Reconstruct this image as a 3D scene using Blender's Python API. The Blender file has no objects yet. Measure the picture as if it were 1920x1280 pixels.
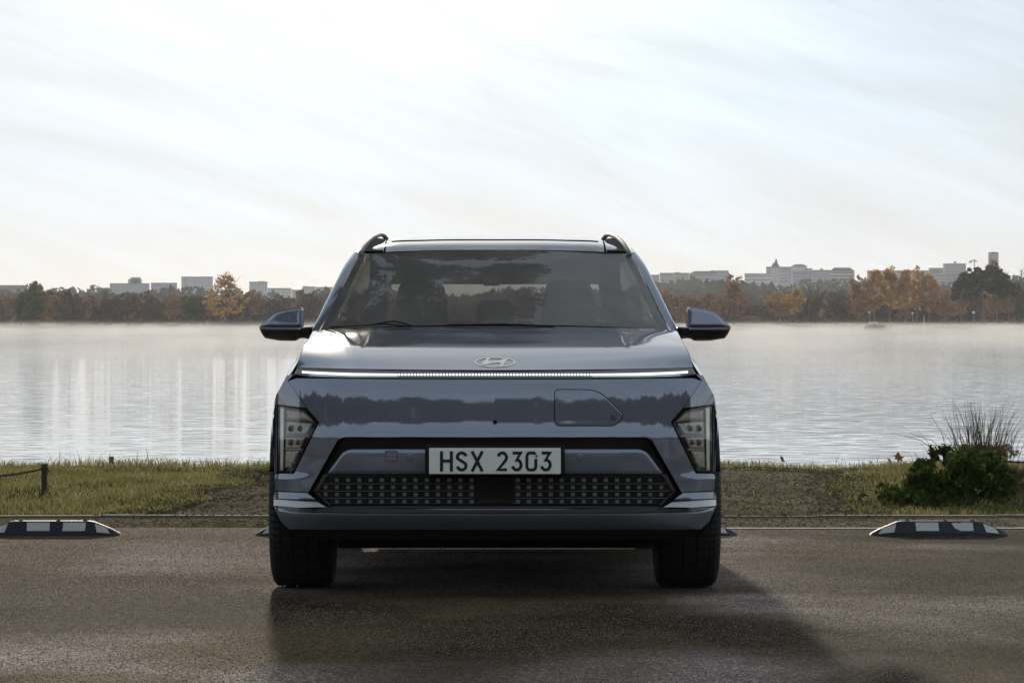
import bpy, math, random
import numpy as np
from mathutils import Vector, Matrix
from mathutils.geometry import delaunay_2d_cdt

R = math.radians
sc = bpy.context.scene
col = sc.collection
rng = np.random.default_rng(7)
random.seed(7)

# ------------------------------------------------------------------ camera
F = 6810.0                       # focal length in photo pixels (1920 wide)
CX, CY, CAMZ = 928.0, 600.0, 1.10
cam = bpy.data.cameras.new('camera')
cam.sensor_width = 36.0
cam.lens = F / 1920.0 * 36.0
cam.shift_x = 32.0 / 1920.0
cam.shift_y = -40.0 / 1920.0
cam.clip_start = 0.1
cam.clip_end = 20000.0
camo = bpy.data.objects.new('camera', cam)
camo.location = (0, 0, CAMZ)
camo.rotation_euler = (R(90), 0, 0)
col.objects.link(camo)
sc.camera = camo

# ------------------------------------------------------------------ world, sun, exposure
SUN_EL, SUN_AZ = R(12.5), R(-3.6)          # azimuth measured from +Y towards +X
sun_dir = Vector((math.sin(SUN_AZ) * math.cos(SUN_EL), math.cos(SUN_AZ) * math.cos(SUN_EL), math.sin(SUN_EL)))
W = bpy.data.worlds.new('World')
sc.world = W
W.use_nodes = True
nt = W.node_tree
nt.nodes.clear()


def nd(tree, typ, **kw):
    n = tree.nodes.new(typ)
    for k, v in kw.items():
        setattr(n, k, v)
    return n


def math_node(tree, op, a=None, b=None, clamp=False):
    n = tree.nodes.new('ShaderNodeMath')
    n.operation = op
    n.use_clamp = clamp
    for i, v in enumerate((a, b)):
        if v is None:
            continue
        if isinstance(v, (int, float)):
            n.inputs[i].default_value = v
        else:
            tree.links.new(v, n.inputs[i])
    return n.outputs[0]


def mix_col(tree, fac, a, b, blend='MIX'):
    n = tree.nodes.new('ShaderNodeMix')
    n.data_type = 'RGBA'
    n.blend_type = blend
    for idx, v in ((0, fac), (6, a), (7, b)):
        if isinstance(v, (int, float)):
            n.inputs[idx].default_value = v
        elif isinstance(v, tuple):
            n.inputs[idx].default_value = (*v, 1.0) if len(v) == 3 else v
        else:
            tree.links.new(v, n.inputs[idx])
    return n.outputs[2]


def ramp(tree, fac, stops, interp='LINEAR'):
    n = tree.nodes.new('ShaderNodeValToRGB')
    n.color_ramp.interpolation = interp
    el = n.color_ramp.elements
    while len(el) < len(stops):
        el.new(0.5)
    for e, (p, c) in zip(el, stops):
        e.position = p
        e.color = (c, c, c, 1) if isinstance(c, (int, float)) else (*c, 1)
    tree.links.new(fac, n.inputs[0])
    return n.outputs[0]


def noise(tree, vec, scale, detail=4.0, rough=0.55, dist=0.0):
    n = tree.nodes.new('ShaderNodeTexNoise')
    n.inputs['Scale'].default_value = scale
    n.inputs['Detail'].default_value = detail
    n.inputs['Roughness'].default_value = rough
    n.inputs['Distortion'].default_value = dist
    if vec is not None:
        tree.links.new(vec, n.inputs['Vector'])
    return n.outputs['Fac']


def mapping(tree, vec, scale=(1, 1, 1), rot=(0, 0, 0), loc=(0, 0, 0)):
    n = tree.nodes.new('ShaderNodeMapping')
    n.inputs['Scale'].default_value = scale
    n.inputs['Rotation'].default_value = rot
    n.inputs['Location'].default_value = loc
    tree.links.new(vec, n.inputs['Vector'])
    return n.outputs[0]


sky = nd(nt, 'ShaderNodeTexSky')
sky.sky_type = 'NISHITA'
sky.sun_disc = False
sky.sun_elevation = SUN_EL
sky.sun_rotation = SUN_AZ
sky.altitude = 600
sky.air_density = 1.0
sky.dust_density = 0.3
sky.ozone_density = 1.0
bg_sky = nd(nt, 'ShaderNodeBackground')
bg_sky.inputs['Strength'].default_value = 0.05
nt.links.new(sky.outputs[0], bg_sky.inputs['Color'])
# thin cirrus veil: brighter towards the sun (forward scattering), streaky
tc = nd(nt, 'ShaderNodeTexCoord')
dirv = tc.outputs['Generated']
dotn = nd(nt, 'ShaderNodeVectorMath', operation='DOT_PRODUCT')
nt.links.new(dirv, dotn.inputs[0])
dotn.inputs[1].default_value = sun_dir
dpos = math_node(nt, 'MAXIMUM', dotn.outputs['Value'], 0.0)
glow_wide = math_node(nt, 'POWER', dpos, 5.0)
glow_mid = math_node(nt, 'POWER', dpos, 60.0)
glow_tight = math_node(nt, 'POWER', dpos, 420.0)
sepd = nd(nt, 'ShaderNodeSeparateXYZ')
nt.links.new(dirv, sepd.inputs[0])
up = math_node(nt, 'MAXIMUM', sepd.outputs[2], 0.0)
horizon = math_node(nt, 'EXPONENT', math_node(nt, 'MULTIPLY', up, -1 / 0.16))     # the veil looks denser towards the horizon
lum = math_node(nt, 'ADD', 0.46, math_node(nt, 'MULTIPLY', horizon, 0.31))
lum = math_node(nt, 'ADD', lum, math_node(nt, 'MULTIPLY', glow_wide, 0.06))
lum = math_node(nt, 'ADD', lum, math_node(nt, 'MULTIPLY', glow_mid, 0.40))
lum = math_node(nt, 'ADD', lum, math_node(nt, 'MULTIPLY', glow_tight, 0.22))
stretch = mapping(nt, mapping(nt, dirv, (1, 1, 1), (0, R(-17), 0)), (5.0, 3.0, 30.0))
c1 = noise(nt, stretch, 1.6, 6, 0.62, 0.6)
stretch2 = mapping(nt, mapping(nt, dirv, (1, 1, 1), (0, R(-23), 0)), (7.0, 4.0, 95.0))
c2 = noise(nt, stretch2, 1.3, 5, 0.6, 0.3)
cc = math_node(nt, 'ADD', math_node(nt, 'MULTIPLY', c1, 0.7), math_node(nt, 'MULTIPLY', c2, 0.3))
cover = ramp(nt, cc, [(0.34, 0.88), (0.62, 1.0)])
warm = math_node(nt, 'MAXIMUM', math_node(nt, 'POWER', dpos, 75.0), math_node(nt, 'MULTIPLY', math_node(nt, 'EXPONENT', math_node(nt, 'MULTIPLY', up, -1 / 0.04)), 0.92), True)
veil_tint = mix_col(nt, warm, (0.73, 0.865, 1.0), (1.0, 0.955, 0.895))
bg_cloud = nd(nt, 'ShaderNodeBackground')
nt.links.new(veil_tint, bg_cloud.inputs['Color'])
nt.links.new(math_node(nt, 'MULTIPLY', lum, math_node(nt, 'ADD', 0.54, math_node(nt, 'MULTIPLY', cc, 0.90))), bg_cloud.inputs['Strength'])
mixs = nd(nt, 'ShaderNodeMixShader')
nt.links.new(cover, mixs.inputs[0])
nt.links.new(bg_sky.outputs[0], mixs.inputs[1])
nt.links.new(bg_cloud.outputs[0], mixs.inputs[2])
wout = nd(nt, 'ShaderNodeOutputWorld')
nt.links.new(mixs.outputs[0], wout.inputs['Surface'])

sl = bpy.data.lights.new('sun', 'SUN')
sl.energy = 2.1
sl.angle = R(1.5)
sl.color = (1.0, 0.86, 0.70)
so = bpy.data.objects.new('sun', sl)
so.rotation_euler = (-sun_dir).to_track_quat('-Z', 'Y').to_euler()
so.location = (0, 40, 40)
col.objects.link(so)

sc.view_settings.view_transform = 'Standard'
sc.view_settings.look = 'None'
sc.view_settings.exposure = 0.38
sc.view_settings.gamma = 1.0
sc.view_settings.use_curve_mapping = False
sc.cycles.max_bounces = 10
sc.cycles.transparent_max_bounces = 12
sc.cycles.volume_bounces = 1
sc.cycles.use_denoising = True
sc.cycles.sample_clamp_indirect = 6.0

# ------------------------------------------------------------------ helpers


def P(px, py, Y):
    """photo pixel at distance Y -> world point"""
    return ((px - CX) / F * Y, Y, CAMZ - (py - CY) / F * Y)


def setp(o, label=None, category=None, group=None, kind=None):
    if label: o['label'] = label
    if category: o['category'] = category
    if group: o['group'] = group
    if kind: o['kind'] = kind
    return o


def empty(name, loc, label=None, category=None, group=None):
    o = bpy.data.objects.new(name, None)
    o.location = loc
    o.empty_display_size = 0.2
    col.objects.link(o)
    return setp(o, label, category, group)


def mesh_np(name, verts, faces, smooth=False):
    """fast mesh; faces: (n,3) or (n,4) int array or list of tuples"""
    me = bpy.data.meshes.new(name)
    v = np.asarray(verts, dtype=np.float32)
    if isinstance(faces, np.ndarray):
        n, k = faces.shape
        me.vertices.add(len(v))
        me.vertices.foreach_set('co', v.ravel())
        me.loops.add(n * k)
        me.loops.foreach_set('vertex_index', faces.astype(np.int32).ravel())
        me.polygons.add(n)
        me.polygons.foreach_set('loop_start', np.arange(0, n * k, k, dtype=np.int32))
        me.update(calc_edges=True)
    else:
        me.from_pydata([tuple(map(float, p)) for p in v], [], [tuple(int(i) for i in f) for f in faces])
        me.update()
    if smooth:
        me.polygons.foreach_set('use_smooth', [True] * len(me.polygons))
    return me


def origin_of(parent):
    o = Vector((0, 0, 0))
    while parent is not None:
        o = o + parent.location
        parent = parent.parent
    return o


def link(name, me, m=None, parent=None, world=True):
    """link a mesh given in world coordinates (or in the parent's own when world is False)"""
    if m is not None and len(me.materials) == 0:
        me.materials.append(m)
    o = bpy.data.objects.new(name, me)
    col.objects.link(o)
    if parent is not None:
        o.parent = parent
        if world:
            off = origin_of(parent)
            me.transform(Matrix.Translation(-off))
    return o


def copy_tree(o, parent=None):
    c = o.copy()
    col.objects.link(c)
    c.parent = parent
    for ch in list(o.children):
        copy_tree(ch, c)
    return c


class MB:
    """collects shapes into one mesh"""

    def __init__(self):
        self.v, self.f = [], []

    def add(self, verts, faces):
        b = len(self.v)
        self.v.extend([tuple(map(float, p)) for p in verts])
        self.f.extend([tuple(int(i) + b for i in f) for f in faces])
        return self

    def box(self, x0, x1, y0, y1, z0, z1):
        return self.add([(x0, y0, z0), (x1, y0, z0), (x1, y1, z0), (x0, y1, z0), (x0, y0, z1), (x1, y0, z1), (x1, y1, z1), (x0, y1, z1)],
                        [(0, 3, 2, 1), (4, 5, 6, 7), (0, 1, 5, 4), (1, 2, 6, 5), (2, 3, 7, 6), (3, 0, 4, 7)])

    def tube(self, pts, radii, n=8, caps=True, flat=1.0):
        pts = [Vector(p) for p in pts]
        if not hasattr(radii, '__len__'):
            radii = [radii] * len(pts)
        vs, fs = [], []
        prev = None
        for i, p in enumerate(pts):
            t = (pts[min(i + 1, len(pts) - 1)] - pts[max(i - 1, 0)]).normalized()
            ref = Vector((0, 0, 1)) if abs(t.z) < 0.95 else Vector((1, 0, 0))
            a = t.cross(ref).normalized() if prev is None else (prev - t * prev.dot(t)).normalized()
            prev = a
            b = t.cross(a)
            for k in range(n):
                w = 2 * math.pi * k / n
                vs.append(p + (a * math.cos(w) + b * math.sin(w) * flat) * radii[i])
        for i in range(len(pts) - 1):
            for k in range(n):
                k2 = (k + 1) % n
                fs.append((i * n + k, i * n + k2, (i + 1) * n + k2, (i + 1) * n + k))
        if caps:
            fs.append(tuple(range(n))[::-1])
            fs.append(tuple((len(pts) - 1) * n + k for k in range(n)))
        return self.add(vs, fs)

    def build(self, name, m, parent=None, smooth=False, world=True):
        return link(name, mesh_np(name, self.v, self.f, smooth), m, parent, world)


def catmull(pts, n):
    pts = np.asarray(pts, float)
    m = len(pts)
    d = np.r_[0, np.cumsum(np.maximum(np.linalg.norm(np.diff(pts, axis=0), axis=1), 1e-6))]
    d /= d[-1]
    t = np.linspace(0, 1, n) if np.isscalar(n) else np.asarray(n)
    # finite-difference tangents, Hermite
    tan = np.gradient(pts, d, axis=0, edge_order=1)
    i = np.clip(np.searchsorted(d, t, side='right') - 1, 0, m - 2)
    h = (d[i + 1] - d[i])[:, None]
    s = ((t - d[i])[:, None]) / h
    return ((2 * s**3 - 3 * s**2 + 1) * pts[i] + (s**3 - 2 * s**2 + s) * h * tan[i]
            + (-2 * s**3 + 3 * s**2) * pts[i + 1] + (s**3 - s**2) * h * tan[i + 1])


def loft_grid(curves, nu, nv, mirror=True):
    """curves of equal point count, each half curve from the centre outwards; world points"""
    rows = []
    for c in curves:
        c = np.asarray(c, float)
        if mirror:
            mc = c[1:][::-1].copy()
            mc[:, 0] *= -1
            c = np.vstack([mc, c])
        rows.append(catmull(c, nu))
    rows = np.array(rows)
    out = np.zeros((nv, nu, 3))
    for j in range(nu):
        out[:, j] = catmull(rows[:, j], nv)
    return out


def grid_mesh(name, g, smooth=True, flip=False, mask=None):
    nv, nu, _ = g.shape
    idx = np.arange(nv * nu).reshape(nv, nu)
    q = np.stack([idx[:-1, :-1], idx[:-1, 1:], idx[1:, 1:], idx[1:, :-1]], -1).reshape(-1, 4)
    if flip:
        q = q[:, ::-1]
    v = g.reshape(-1, 3)
    if mask is not None:
        q = q[mask(v[q].mean(1))]
    return mesh_np(name, v, q, smooth)


def interp(xs, ys):
    """smooth monotone-ish interpolation (pchip)"""
    xs, ys = np.asarray(xs, float), np.asarray(ys, float)
    h = np.diff(xs)
    dl = np.diff(ys) / h
    m = np.zeros_like(ys)
    m[0], m[-1] = dl[0], dl[-1]
    for i in range(1, len(xs) - 1):
        if dl[i - 1] * dl[i] > 0:
            w1, w2 = 2 * h[i] + h[i - 1], h[i] + 2 * h[i - 1]
            m[i] = (w1 + w2) / (w1 / dl[i - 1] + w2 / dl[i])

    def f(x):
        x = np.clip(np.asarray(x, float), xs[0], xs[-1])
        i = np.clip(np.searchsorted(xs, x, side='right') - 1, 0, len(xs) - 2)
        s = (x - xs[i]) / h[i]
        return ((2 * s**3 - 3 * s**2 + 1) * ys[i] + (s**3 - 2 * s**2 + s) * h[i] * m[i]
                + (-2 * s**3 + 3 * s**2) * ys[i + 1] + (s**3 - s**2) * h[i] * m[i + 1])
    return f


def inside(poly, p):
    poly = np.asarray(poly, float)
    x, y = p[:, 0], p[:, 1]
    r = np.zeros(len(p), bool)
    n = len(poly)
    for i in range(n):
        x1, y1 = poly[i]
        x2, y2 = poly[(i + 1) % n]
        c = ((y1 > y) != (y2 > y)) & (x < (x2 - x1) * (y - y1) / ((y2 - y1) if y2 != y1 else 1e-9) + x1)
        r ^= c
    return r


def edge_dist(polys, p):
    d = np.full(len(p), 1e9)
    for poly in polys:
        poly = np.asarray(poly, float)
        for a, b in zip(poly, np.roll(poly, -1, 0)):
            ab = b - a
            t = np.clip(((p - a) @ ab) / max(ab @ ab, 1e-9), 0, 1)
            d = np.minimum(d, np.linalg.norm(p - (a + t[:, None] * ab), axis=1))
    return d


def round_poly(poly, r, n=4):
    """round the corners of a pixel polygon"""
    poly = [np.array(p, float) for p in poly]
    out = []
    for i, p in enumerate(poly):
        a, b = poly[i - 1], poly[(i + 1) % len(poly)]
        rr = r[i] if hasattr(r, '__len__') else r
        u, v = a - p, b - p
        lu, lv = np.linalg.norm(u), np.linalg.norm(v)
        k = min(rr, lu * 0.45, lv * 0.45)
        if k < 0.3:
            out.append(p)
            continue
        A, B = p + u / lu * k, p + v / lv * k
        for t in np.linspace(0, 1, n + 1):
            out.append((1 - t)**2 * A + 2 * t * (1 - t) * p + t * t * B)
    return out


def inset_poly(poly, d):
    poly = np.asarray(poly, float)
    area = 0.5 * np.sum(poly[:, 0] * np.roll(poly[:, 1], -1) - np.roll(poly[:, 0], -1) * poly[:, 1])
    s = 1.0 if area > 0 else -1.0
    out = []
    n = len(poly)
    for i in range(n):
        a, p, b = poly[i - 1], poly[i], poly[(i + 1) % n]
        e1, e2 = p - a, b - p
        l1, l2 = np.linalg.norm(e1), np.linalg.norm(e2)
        if l1 < 1e-6 or l2 < 1e-6:
            out.append(p); continue
        n1 = np.array([-e1[1], e1[0]]) / l1 * s
        n2 = np.array([-e2[1], e2[0]]) / l2 * s
        m = n1 + n2
        den = 1 + n1 @ n2
        out.append(p + m * d / max(den, 0.35))
    return np.array(out)


def mirror_poly(poly):
    return [(2 * CX - x, y) for x, y in poly][::-1]


def densify(poly, s):
    out = []
    poly = np.asarray(poly, float)
    for a, b in zip(poly, np.roll(poly, -1, 0)):
        n = max(1, int(np.ceil(np.linalg.norm(b - a) / s)))
        for k in range(n):
            out.append(a + (b - a) * k / n)
    return np.array(out)


def panel(name, outline, depth, m, parent, holes=(), bevel=None, thick=0.012, spacing=6.0, back=False):
    """A sheet-metal style panel: its outline is given in photo pixels, depth(px,py) says how far each point stands; it gets a rim of its
    own thickness (and a back), so it is a solid piece at its real place."""
    loops = [densify(outline, spacing)] + [densify(h, spacing) for h in holes]
    polys = [np.asarray(outline, float)] + [np.asarray(h, float) for h in holes]
    lo, hi = loops[0].min(0), loops[0].max(0)
    gx = np.arange(lo[0] + spacing * .5, hi[0], spacing)
    gy = np.arange(lo[1] + spacing * .5, hi[1], spacing * .8)
    g = np.array([(x, y) for y in gy for x in gx]) if len(gx) and len(gy) else np.zeros((0, 2))
    if len(g):
        ok = inside(polys[0], g)
        for h in polys[1:]:
            ok &= ~inside(h, g)
        g = g[ok]
        g = g[edge_dist(polys, g) > spacing * 0.45]
    rings = []
    if bevel:
        for fr in (0.35, 0.7, 1.0):
            ring = inset_poly(loops[0], bevel[0] * fr)
            ok = inside(polys[0], ring) & (np.abs(edge_dist([polys[0]], ring) - bevel[0] * fr) < 0.6)
            rings.append(ring[ok])
        if len(g):
            g = g[edge_dist([polys[0]], g) > bevel[0] + 1.5]
    pts, edges = [], []
    for L in loops:
        b = len(pts)
        pts += [tuple(p) for p in L]
        edges += [(b + i, b + (i + 1) % len(L)) for i in range(len(L))]
    pts += [tuple(p) for r_ in rings for p in r_]
    pts += [tuple(p) for p in g]
    V, E, Fc, *_ = delaunay_2d_cdt([Vector(p) for p in pts], edges, [], 0, 1e-4)
    V = np.array([tuple(v) for v in V])
    Fc = np.array([f for f in Fc if len(f) == 3], int)
    cen = V[Fc].mean(1)
    ok = inside(polys[0], cen)
    for h in polys[1:]:
        ok &= ~inside(h, cen)
    Fc = Fc[ok]

    def dep(q):
        d = depth(q[:, 0], q[:, 1])
        if bevel:
            e = np.clip(edge_dist([polys[0]], q) / bevel[0], 0, 1)
            d = d + bevel[1] * (1 - e)**2
        return d

    def world(q):
        Y = dep(q)
        return np.stack([(q[:, 0] - CX) / F * Y, Y, CAMZ - (q[:, 1] - CY) / F * Y], 1)
    W3 = world(V)
    eps = 0.6
    dx = world(V + (eps, 0)) - world(V - (eps, 0))
    dy = world(V + (0, eps)) - world(V - (0, eps))
    N = np.cross(dx, dy)
    N /= np.maximum(np.linalg.norm(N, axis=1), 1e-12)[:, None]
    if np.mean(N[:, 1]) > 0:
        N = -N
    fn = np.cross(W3[Fc[:, 1]] - W3[Fc[:, 0]], W3[Fc[:, 2]] - W3[Fc[:, 0]])
    fl = (fn * N[Fc].mean(1)).sum(1) < 0
    Fc[fl] = Fc[fl][:, ::-1]
    # rim
    cnt = {}
    for f in Fc:
        for a, b in ((f[0], f[1]), (f[1], f[2]), (f[2], f[0])):
            cnt[(a, b)] = cnt.get((a, b), 0) + 1
    border = [(a, b) for (a, b) in cnt if (b, a) not in cnt]
    verts = [tuple(p) for p in W3]
    norms = [tuple(p) for p in N]
    faces = [tuple(f) for f in Fc]
    for a, b in border:
        p, q = W3[a], W3[b]
        t = q - p
        out = np.cross(t, N[a])
        ln = np.linalg.norm(out)
        if ln < 1e-9:
            continue
        out /= ln
        bv = len(verts)
        offs = np.array([0, thick, 0])
        verts += [tuple(p), tuple(q), tuple(q + offs), tuple(p + offs)]
        norms += [tuple(out)] * 4
        faces.append((bv + 1, bv, bv + 3, bv + 2))
    if back:
        bv = len(verts)
        verts += [(p[0], p[1] + thick, p[2]) for p in W3]
        norms += [(0, 1, 0)] * len(W3)
        faces += [tuple(i + bv for i in f[::-1]) for f in Fc]
    me = bpy.data.meshes.new(name)
    me.from_pydata([tuple(map(float, v)) for v in verts], [], [tuple(int(i) for i in f) for f in faces])
    me.update()
    me.polygons.foreach_set('use_smooth', [True] * len(me.polygons))
    me.normals_split_custom_set_from_vertices([tuple(map(float, n)) for n in norms])
    return link(name, me, m, parent)


# ------------------------------------------------------------------ materials
def mat(name, color=(0.5, 0.5, 0.5), rough=0.6, metal=0.0, spec=0.5, coat=0.0, coat_rough=0.03, var=0.0, vscale=20.0, bump=0.0, bscale=80.0,
        emit=None, emit_s=0.0):
    m = bpy.data.materials.new(name)
    m.use_nodes = True
    t = m.node_tree
    b = t.nodes['Principled BSDF']
    b.inputs['Base Color'].default_value = (*color, 1)
    b.inputs['Roughness'].default_value = rough
    b.inputs['Metallic'].default_value = metal
    b.inputs['Specular IOR Level'].default_value = spec
    b.inputs['Coat Weight'].default_value = coat
    b.inputs['Coat Roughness'].default_value = coat_rough
    if emit:
        b.inputs['Emission Color'].default_value = (*emit, 1)
        b.inputs['Emission Strength'].default_value = emit_s
    if var or bump:
        co = t.nodes.new('ShaderNodeTexCoord').outputs['Object']
        if var:
            n = noise(t, co, vscale, 5, 0.6)
            t.links.new(mix_col(t, n, tuple(c * (1 - var) for c in color), tuple(min(1, c * (1 + var)) for c in color)), b.inputs['Base Color'])
        if bump:
            bn = t.nodes.new('ShaderNodeBump')
            bn.inputs['Strength'].default_value = bump
            bn.inputs['Distance'].default_value = 0.01
            t.links.new(noise(t, co, bscale, 6, 0.6), bn.inputs['Height'])
            t.links.new(bn.outputs[0], b.inputs['Normal'])
    return m


M = {}
M['paint'] = mat('car_paint', (0.275, 0.294, 0.350), 0.06, 0.50, 0.15, coat=0.4, coat_rough=0.05, var=0.06, vscale=900)
_b = M['paint'].node_tree.nodes['Principled BSDF']
_b.inputs['Specular Tint'].default_value = (0.36, 0.37, 0.41, 1)
_b.inputs['Coat IOR'].default_value = 1.33
M['black_gloss'] = mat('black_gloss', (0.010, 0.008, 0.008), 0.16, 0.0, 0.4, var=0.1)
M['black_trim'] = mat('black_trim', (0.009, 0.008, 0.008), 0.5, 0, 0.2, bump=0.1, bscale=400)
M['roof_black'] = mat('roof_gloss', (0.012, 0.012, 0.013), 0.035, 0, 0.5, var=0.1)
M['under'] = mat('underbody', (0.008, 0.008, 0.008), 0.9, 0, 0.0, var=0.2)
M['satin'] = mat('satin_metal', (0.40, 0.40, 0.39), 0.28, 0.9, 0.5, var=0.08, vscale=60)
M['rail'] = mat('roof_rail_metal', (0.24, 0.23, 0.215), 0.7, 0.1, 0.15, var=0.08, vscale=60)
M['guide'] = mat('light_guide', (0.90, 0.89, 0.84), 0.3, 0, 0.5, coat=.6, var=.05)
M['foot'] = mat('rail_foot_plastic', (0.10, 0.097, 0.092), 0.9, 0, 0.0, var=.1, vscale=50)
M['chrome'] = mat('chrome', (0.62, 0.62, 0.60), 0.12, 1.0, 0.5, var=0.05)
M['emblem'] = mat('emblem_metal', (0.88, 0.86, 0.76), 0.32, 0.85, 0.5, var=0.05)
M['tile'] = mat('grille_tile', (0.17, 0.165, 0.15), 0.35, 0.3, 0.5, var=0.25, vscale=12)
M['bar_housing'] = mat('light_bar_housing', (0.17, 0.175, 0.17), 0.3, 0.3, 0.5, coat=0.5, var=0.1)
M['led'] = mat('led_white', (0.9, 0.92, 0.92), 0.4, 0, 0.5, emit=(0.93, 0.97, 1.0), emit_s=0.9)
M['plate'] = mat('plate_white', (0.86, 0.83, 0.74), 0.5, 0, 0.4, var=0.05, vscale=40)
M['ink'] = mat('plate_ink', (0.012, 0.011, 0.010), 0.5, 0, 0.4, var=0.1)
M['rubber'] = mat('tyre_rubber', (0.017, 0.017, 0.016), 0.72, 0, 0.35, var=0.25, vscale=30, bump=0.15, bscale=250)
M['rim'] = mat('rim_metal', (0.25, 0.25, 0.26), 0.3, 0.9, 0.5, var=0.05)
M['cabin'] = mat('cabin_fabric', (0.16, 0.15, 0.14), 0.8, 0, 0.3, var=0.15, vscale=60)
M['dash'] = mat('dashboard', (0.055, 0.052, 0.05), 0.75, 0, 0.2, var=0.15, vscale=60)
M['lining'] = mat('cabin_lining', (0.30, 0.29, 0.275), 0.9, 0, 0.2, var=0.1, vscale=60)
M['stop_rubber'] = mat('wheel_stop_rubber', (0.021, 0.024, 0.030), 0.62, 0, 0.4, var=0.35, vscale=25, bump=0.25, bscale=150)
M['stop_white'] = mat('reflective_white', (0.56, 0.55, 0.51), 0.55, 0, 0.4, var=0.22, vscale=38)
M['wood'] = mat('weathered_wood', (0.085, 0.060, 0.042), 0.85, 0, 0.2, var=0.4, vscale=60, bump=0.5, bscale=120)
M['rope'] = mat('rope', (0.10, 0.075, 0.05), 0.9, 0, 0.2, var=0.35, vscale=90, bump=0.5, bscale=160)
M['lens_dark'] = mat('lamp_reflector', (0.48, 0.46, 0.42), 0.25, 0.3, 0.5, bump=0.3, bscale=160, var=0.4, vscale=50)
M['lamp_housing'] = mat('lamp_housing', (0.10, 0.092, 0.082), 0.35, 0.3, 0.5, var=0.3, vscale=40)


def glass_mat(name, tint, ior=1.5, gloss=1.0, rough=0.0, veil_tone=0.0):
    m = bpy.data.materials.new(name)
    m.use_nodes = True
    t = m.node_tree
    t.nodes.clear()
    tr = nd(t, 'ShaderNodeBsdfTransparent')
    tr.inputs[0].default_value = (*tint, 1)
    gl = nd(t, 'ShaderNodeBsdfGlossy')
    gl.inputs['Roughness'].default_value = rough
    gl.inputs['Color'].default_value = (gloss, gloss, gloss, 1)
    fr = nd(t, 'ShaderNodeFresnel')
    bk = nd(t, 'ShaderNodeNewGeometry').outputs['Backfacing']
    t.links.new(math_node(t, 'ADD', ior, math_node(t, 'MULTIPLY', bk, 1.0 / ior - ior)), fr.inputs['IOR'])     # the same from both sides of the pane
    mx = nd(t, 'ShaderNodeMixShader')
    t.links.new(fr.outputs[0], mx.inputs[0])
    t.links.new(tr.outputs[0], mx.inputs[1])
    t.links.new(gl.outputs[0], mx.inputs[2])
    o = nd(t, 'ShaderNodeOutputMaterial')
    last = mx.outputs[0]
    if veil_tone:
        df = nd(t, 'ShaderNodeBsdfDiffuse')
        df.inputs[0].default_value = (0.62, 0.545, 0.485, 1)  # diffuse tone stands in for veiling light, lifting the dark cabin and reflections
        m2 = nd(t, 'ShaderNodeMixShader')
        co_ = nd(t, 'ShaderNodeTexCoord').outputs['Object']
        t.links.new(ramp(t, noise(t, co_, 5, 4, 0.6), [(0.3, veil_tone * .8), (0.7, veil_tone * 1.2)]), m2.inputs[0])
        t.links.new(last, m2.inputs[1])
        t.links.new(df.outputs[0], m2.inputs[2])
        last = m2.outputs[0]
    t.links.new(last, o.inputs[0])
    return m


M['windshield'] = glass_mat('windshield_glass', (0.86, 0.855, 0.83), 1.60, veil_tone=0.21)
M['privacy'] = glass_mat('privacy_glass', (0.26, 0.25, 0.24), 1.55)
M['lens'] = glass_mat('lamp_lens', (0.94, 0.925, 0.90), 1.5)


def leaf_mat(name, stops, trans=0.45, scale=0.35, rough=0.6, tint_random=0.25):
    """foliage: colour varies from clump to clump and from plant to plant; light passes through the leaves"""
    m = bpy.data.materials.new(name)
    m.use_nodes = True
    t = m.node_tree
    t.nodes.clear()
    geo = nd(t, 'ShaderNodeNewGeometry')
    info = nd(t, 'ShaderNodeObjectInfo')
    isl = geo.outputs['Random Per Island']
    n = noise(t, geo.outputs['Position'], scale, 3, 0.6)
    f = math_node(t, 'ADD', math_node(t, 'MULTIPLY', n, 0.75), math_node(t, 'MULTIPLY', isl, 0.35))
    f = math_node(t, 'ADD', f, math_node(t, 'MULTIPLY', math_node(t, 'SUBTRACT', info.outputs['Random'], 0.5), tint_random))
    c = ramp(t, f, stops)
    df = nd(t, 'ShaderNodeBsdfDiffuse')
    tl = nd(t, 'ShaderNodeBsdfTranslucent')
    t.links.new(c, df.inputs[0])
    t.links.new(c, tl.inputs[0])
    mx = nd(t, 'ShaderNodeMixShader')
    mx.inputs[0].default_value = trans
    t.links.new(df.outputs[0], mx.inputs[1])
    t.links.new(tl.outputs[0], mx.inputs[2])
    o = nd(t, 'ShaderNodeOutputMaterial')
    t.links.new(mx.outputs[0], o.inputs[0])
    return m


M['leaf_gold'] = leaf_mat('golden_leaves', [(0.25, (0.38, 0.20, 0.06)), (0.55, (0.55, 0.32, 0.095)), (0.85, (0.62, 0.43, 0.17))], 0.62)
M['leaf_rust'] = leaf_mat('rusty_leaves', [(0.25, (0.24, 0.125, 0.062)), (0.55, (0.34, 0.185, 0.088)), (0.85, (0.43, 0.26, 0.12))], 0.55)
M['leaf_brown'] = leaf_mat('brown_twigs', [(0.25, (0.060, 0.040, 0.030)), (0.55, (0.105, 0.066, 0.044)), (0.85, (0.17, 0.10, 0.056))], 0.35)
M['leaf_green'] = leaf_mat('evergreen_leaves', [(0.25, (0.060, 0.082, 0.020)), (0.55, (0.12, 0.15, 0.034)), (0.85, (0.26, 0.25, 0.055))], 0.5)
M['leaf_olive'] = leaf_mat('olive_leaves', [(0.25, (0.045, 0.045, 0.018)), (0.55, (0.085, 0.078, 0.028)), (0.85, (0.15, 0.12, 0.04))], 0.4)
M['leaf_pine'] = leaf_mat('pine_needles', [(0.25, (0.020, 0.032, 0.016)), (0.55, (0.040, 0.056, 0.024)), (0.85, (0.08, 0.09, 0.034))], 0.3)
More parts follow.
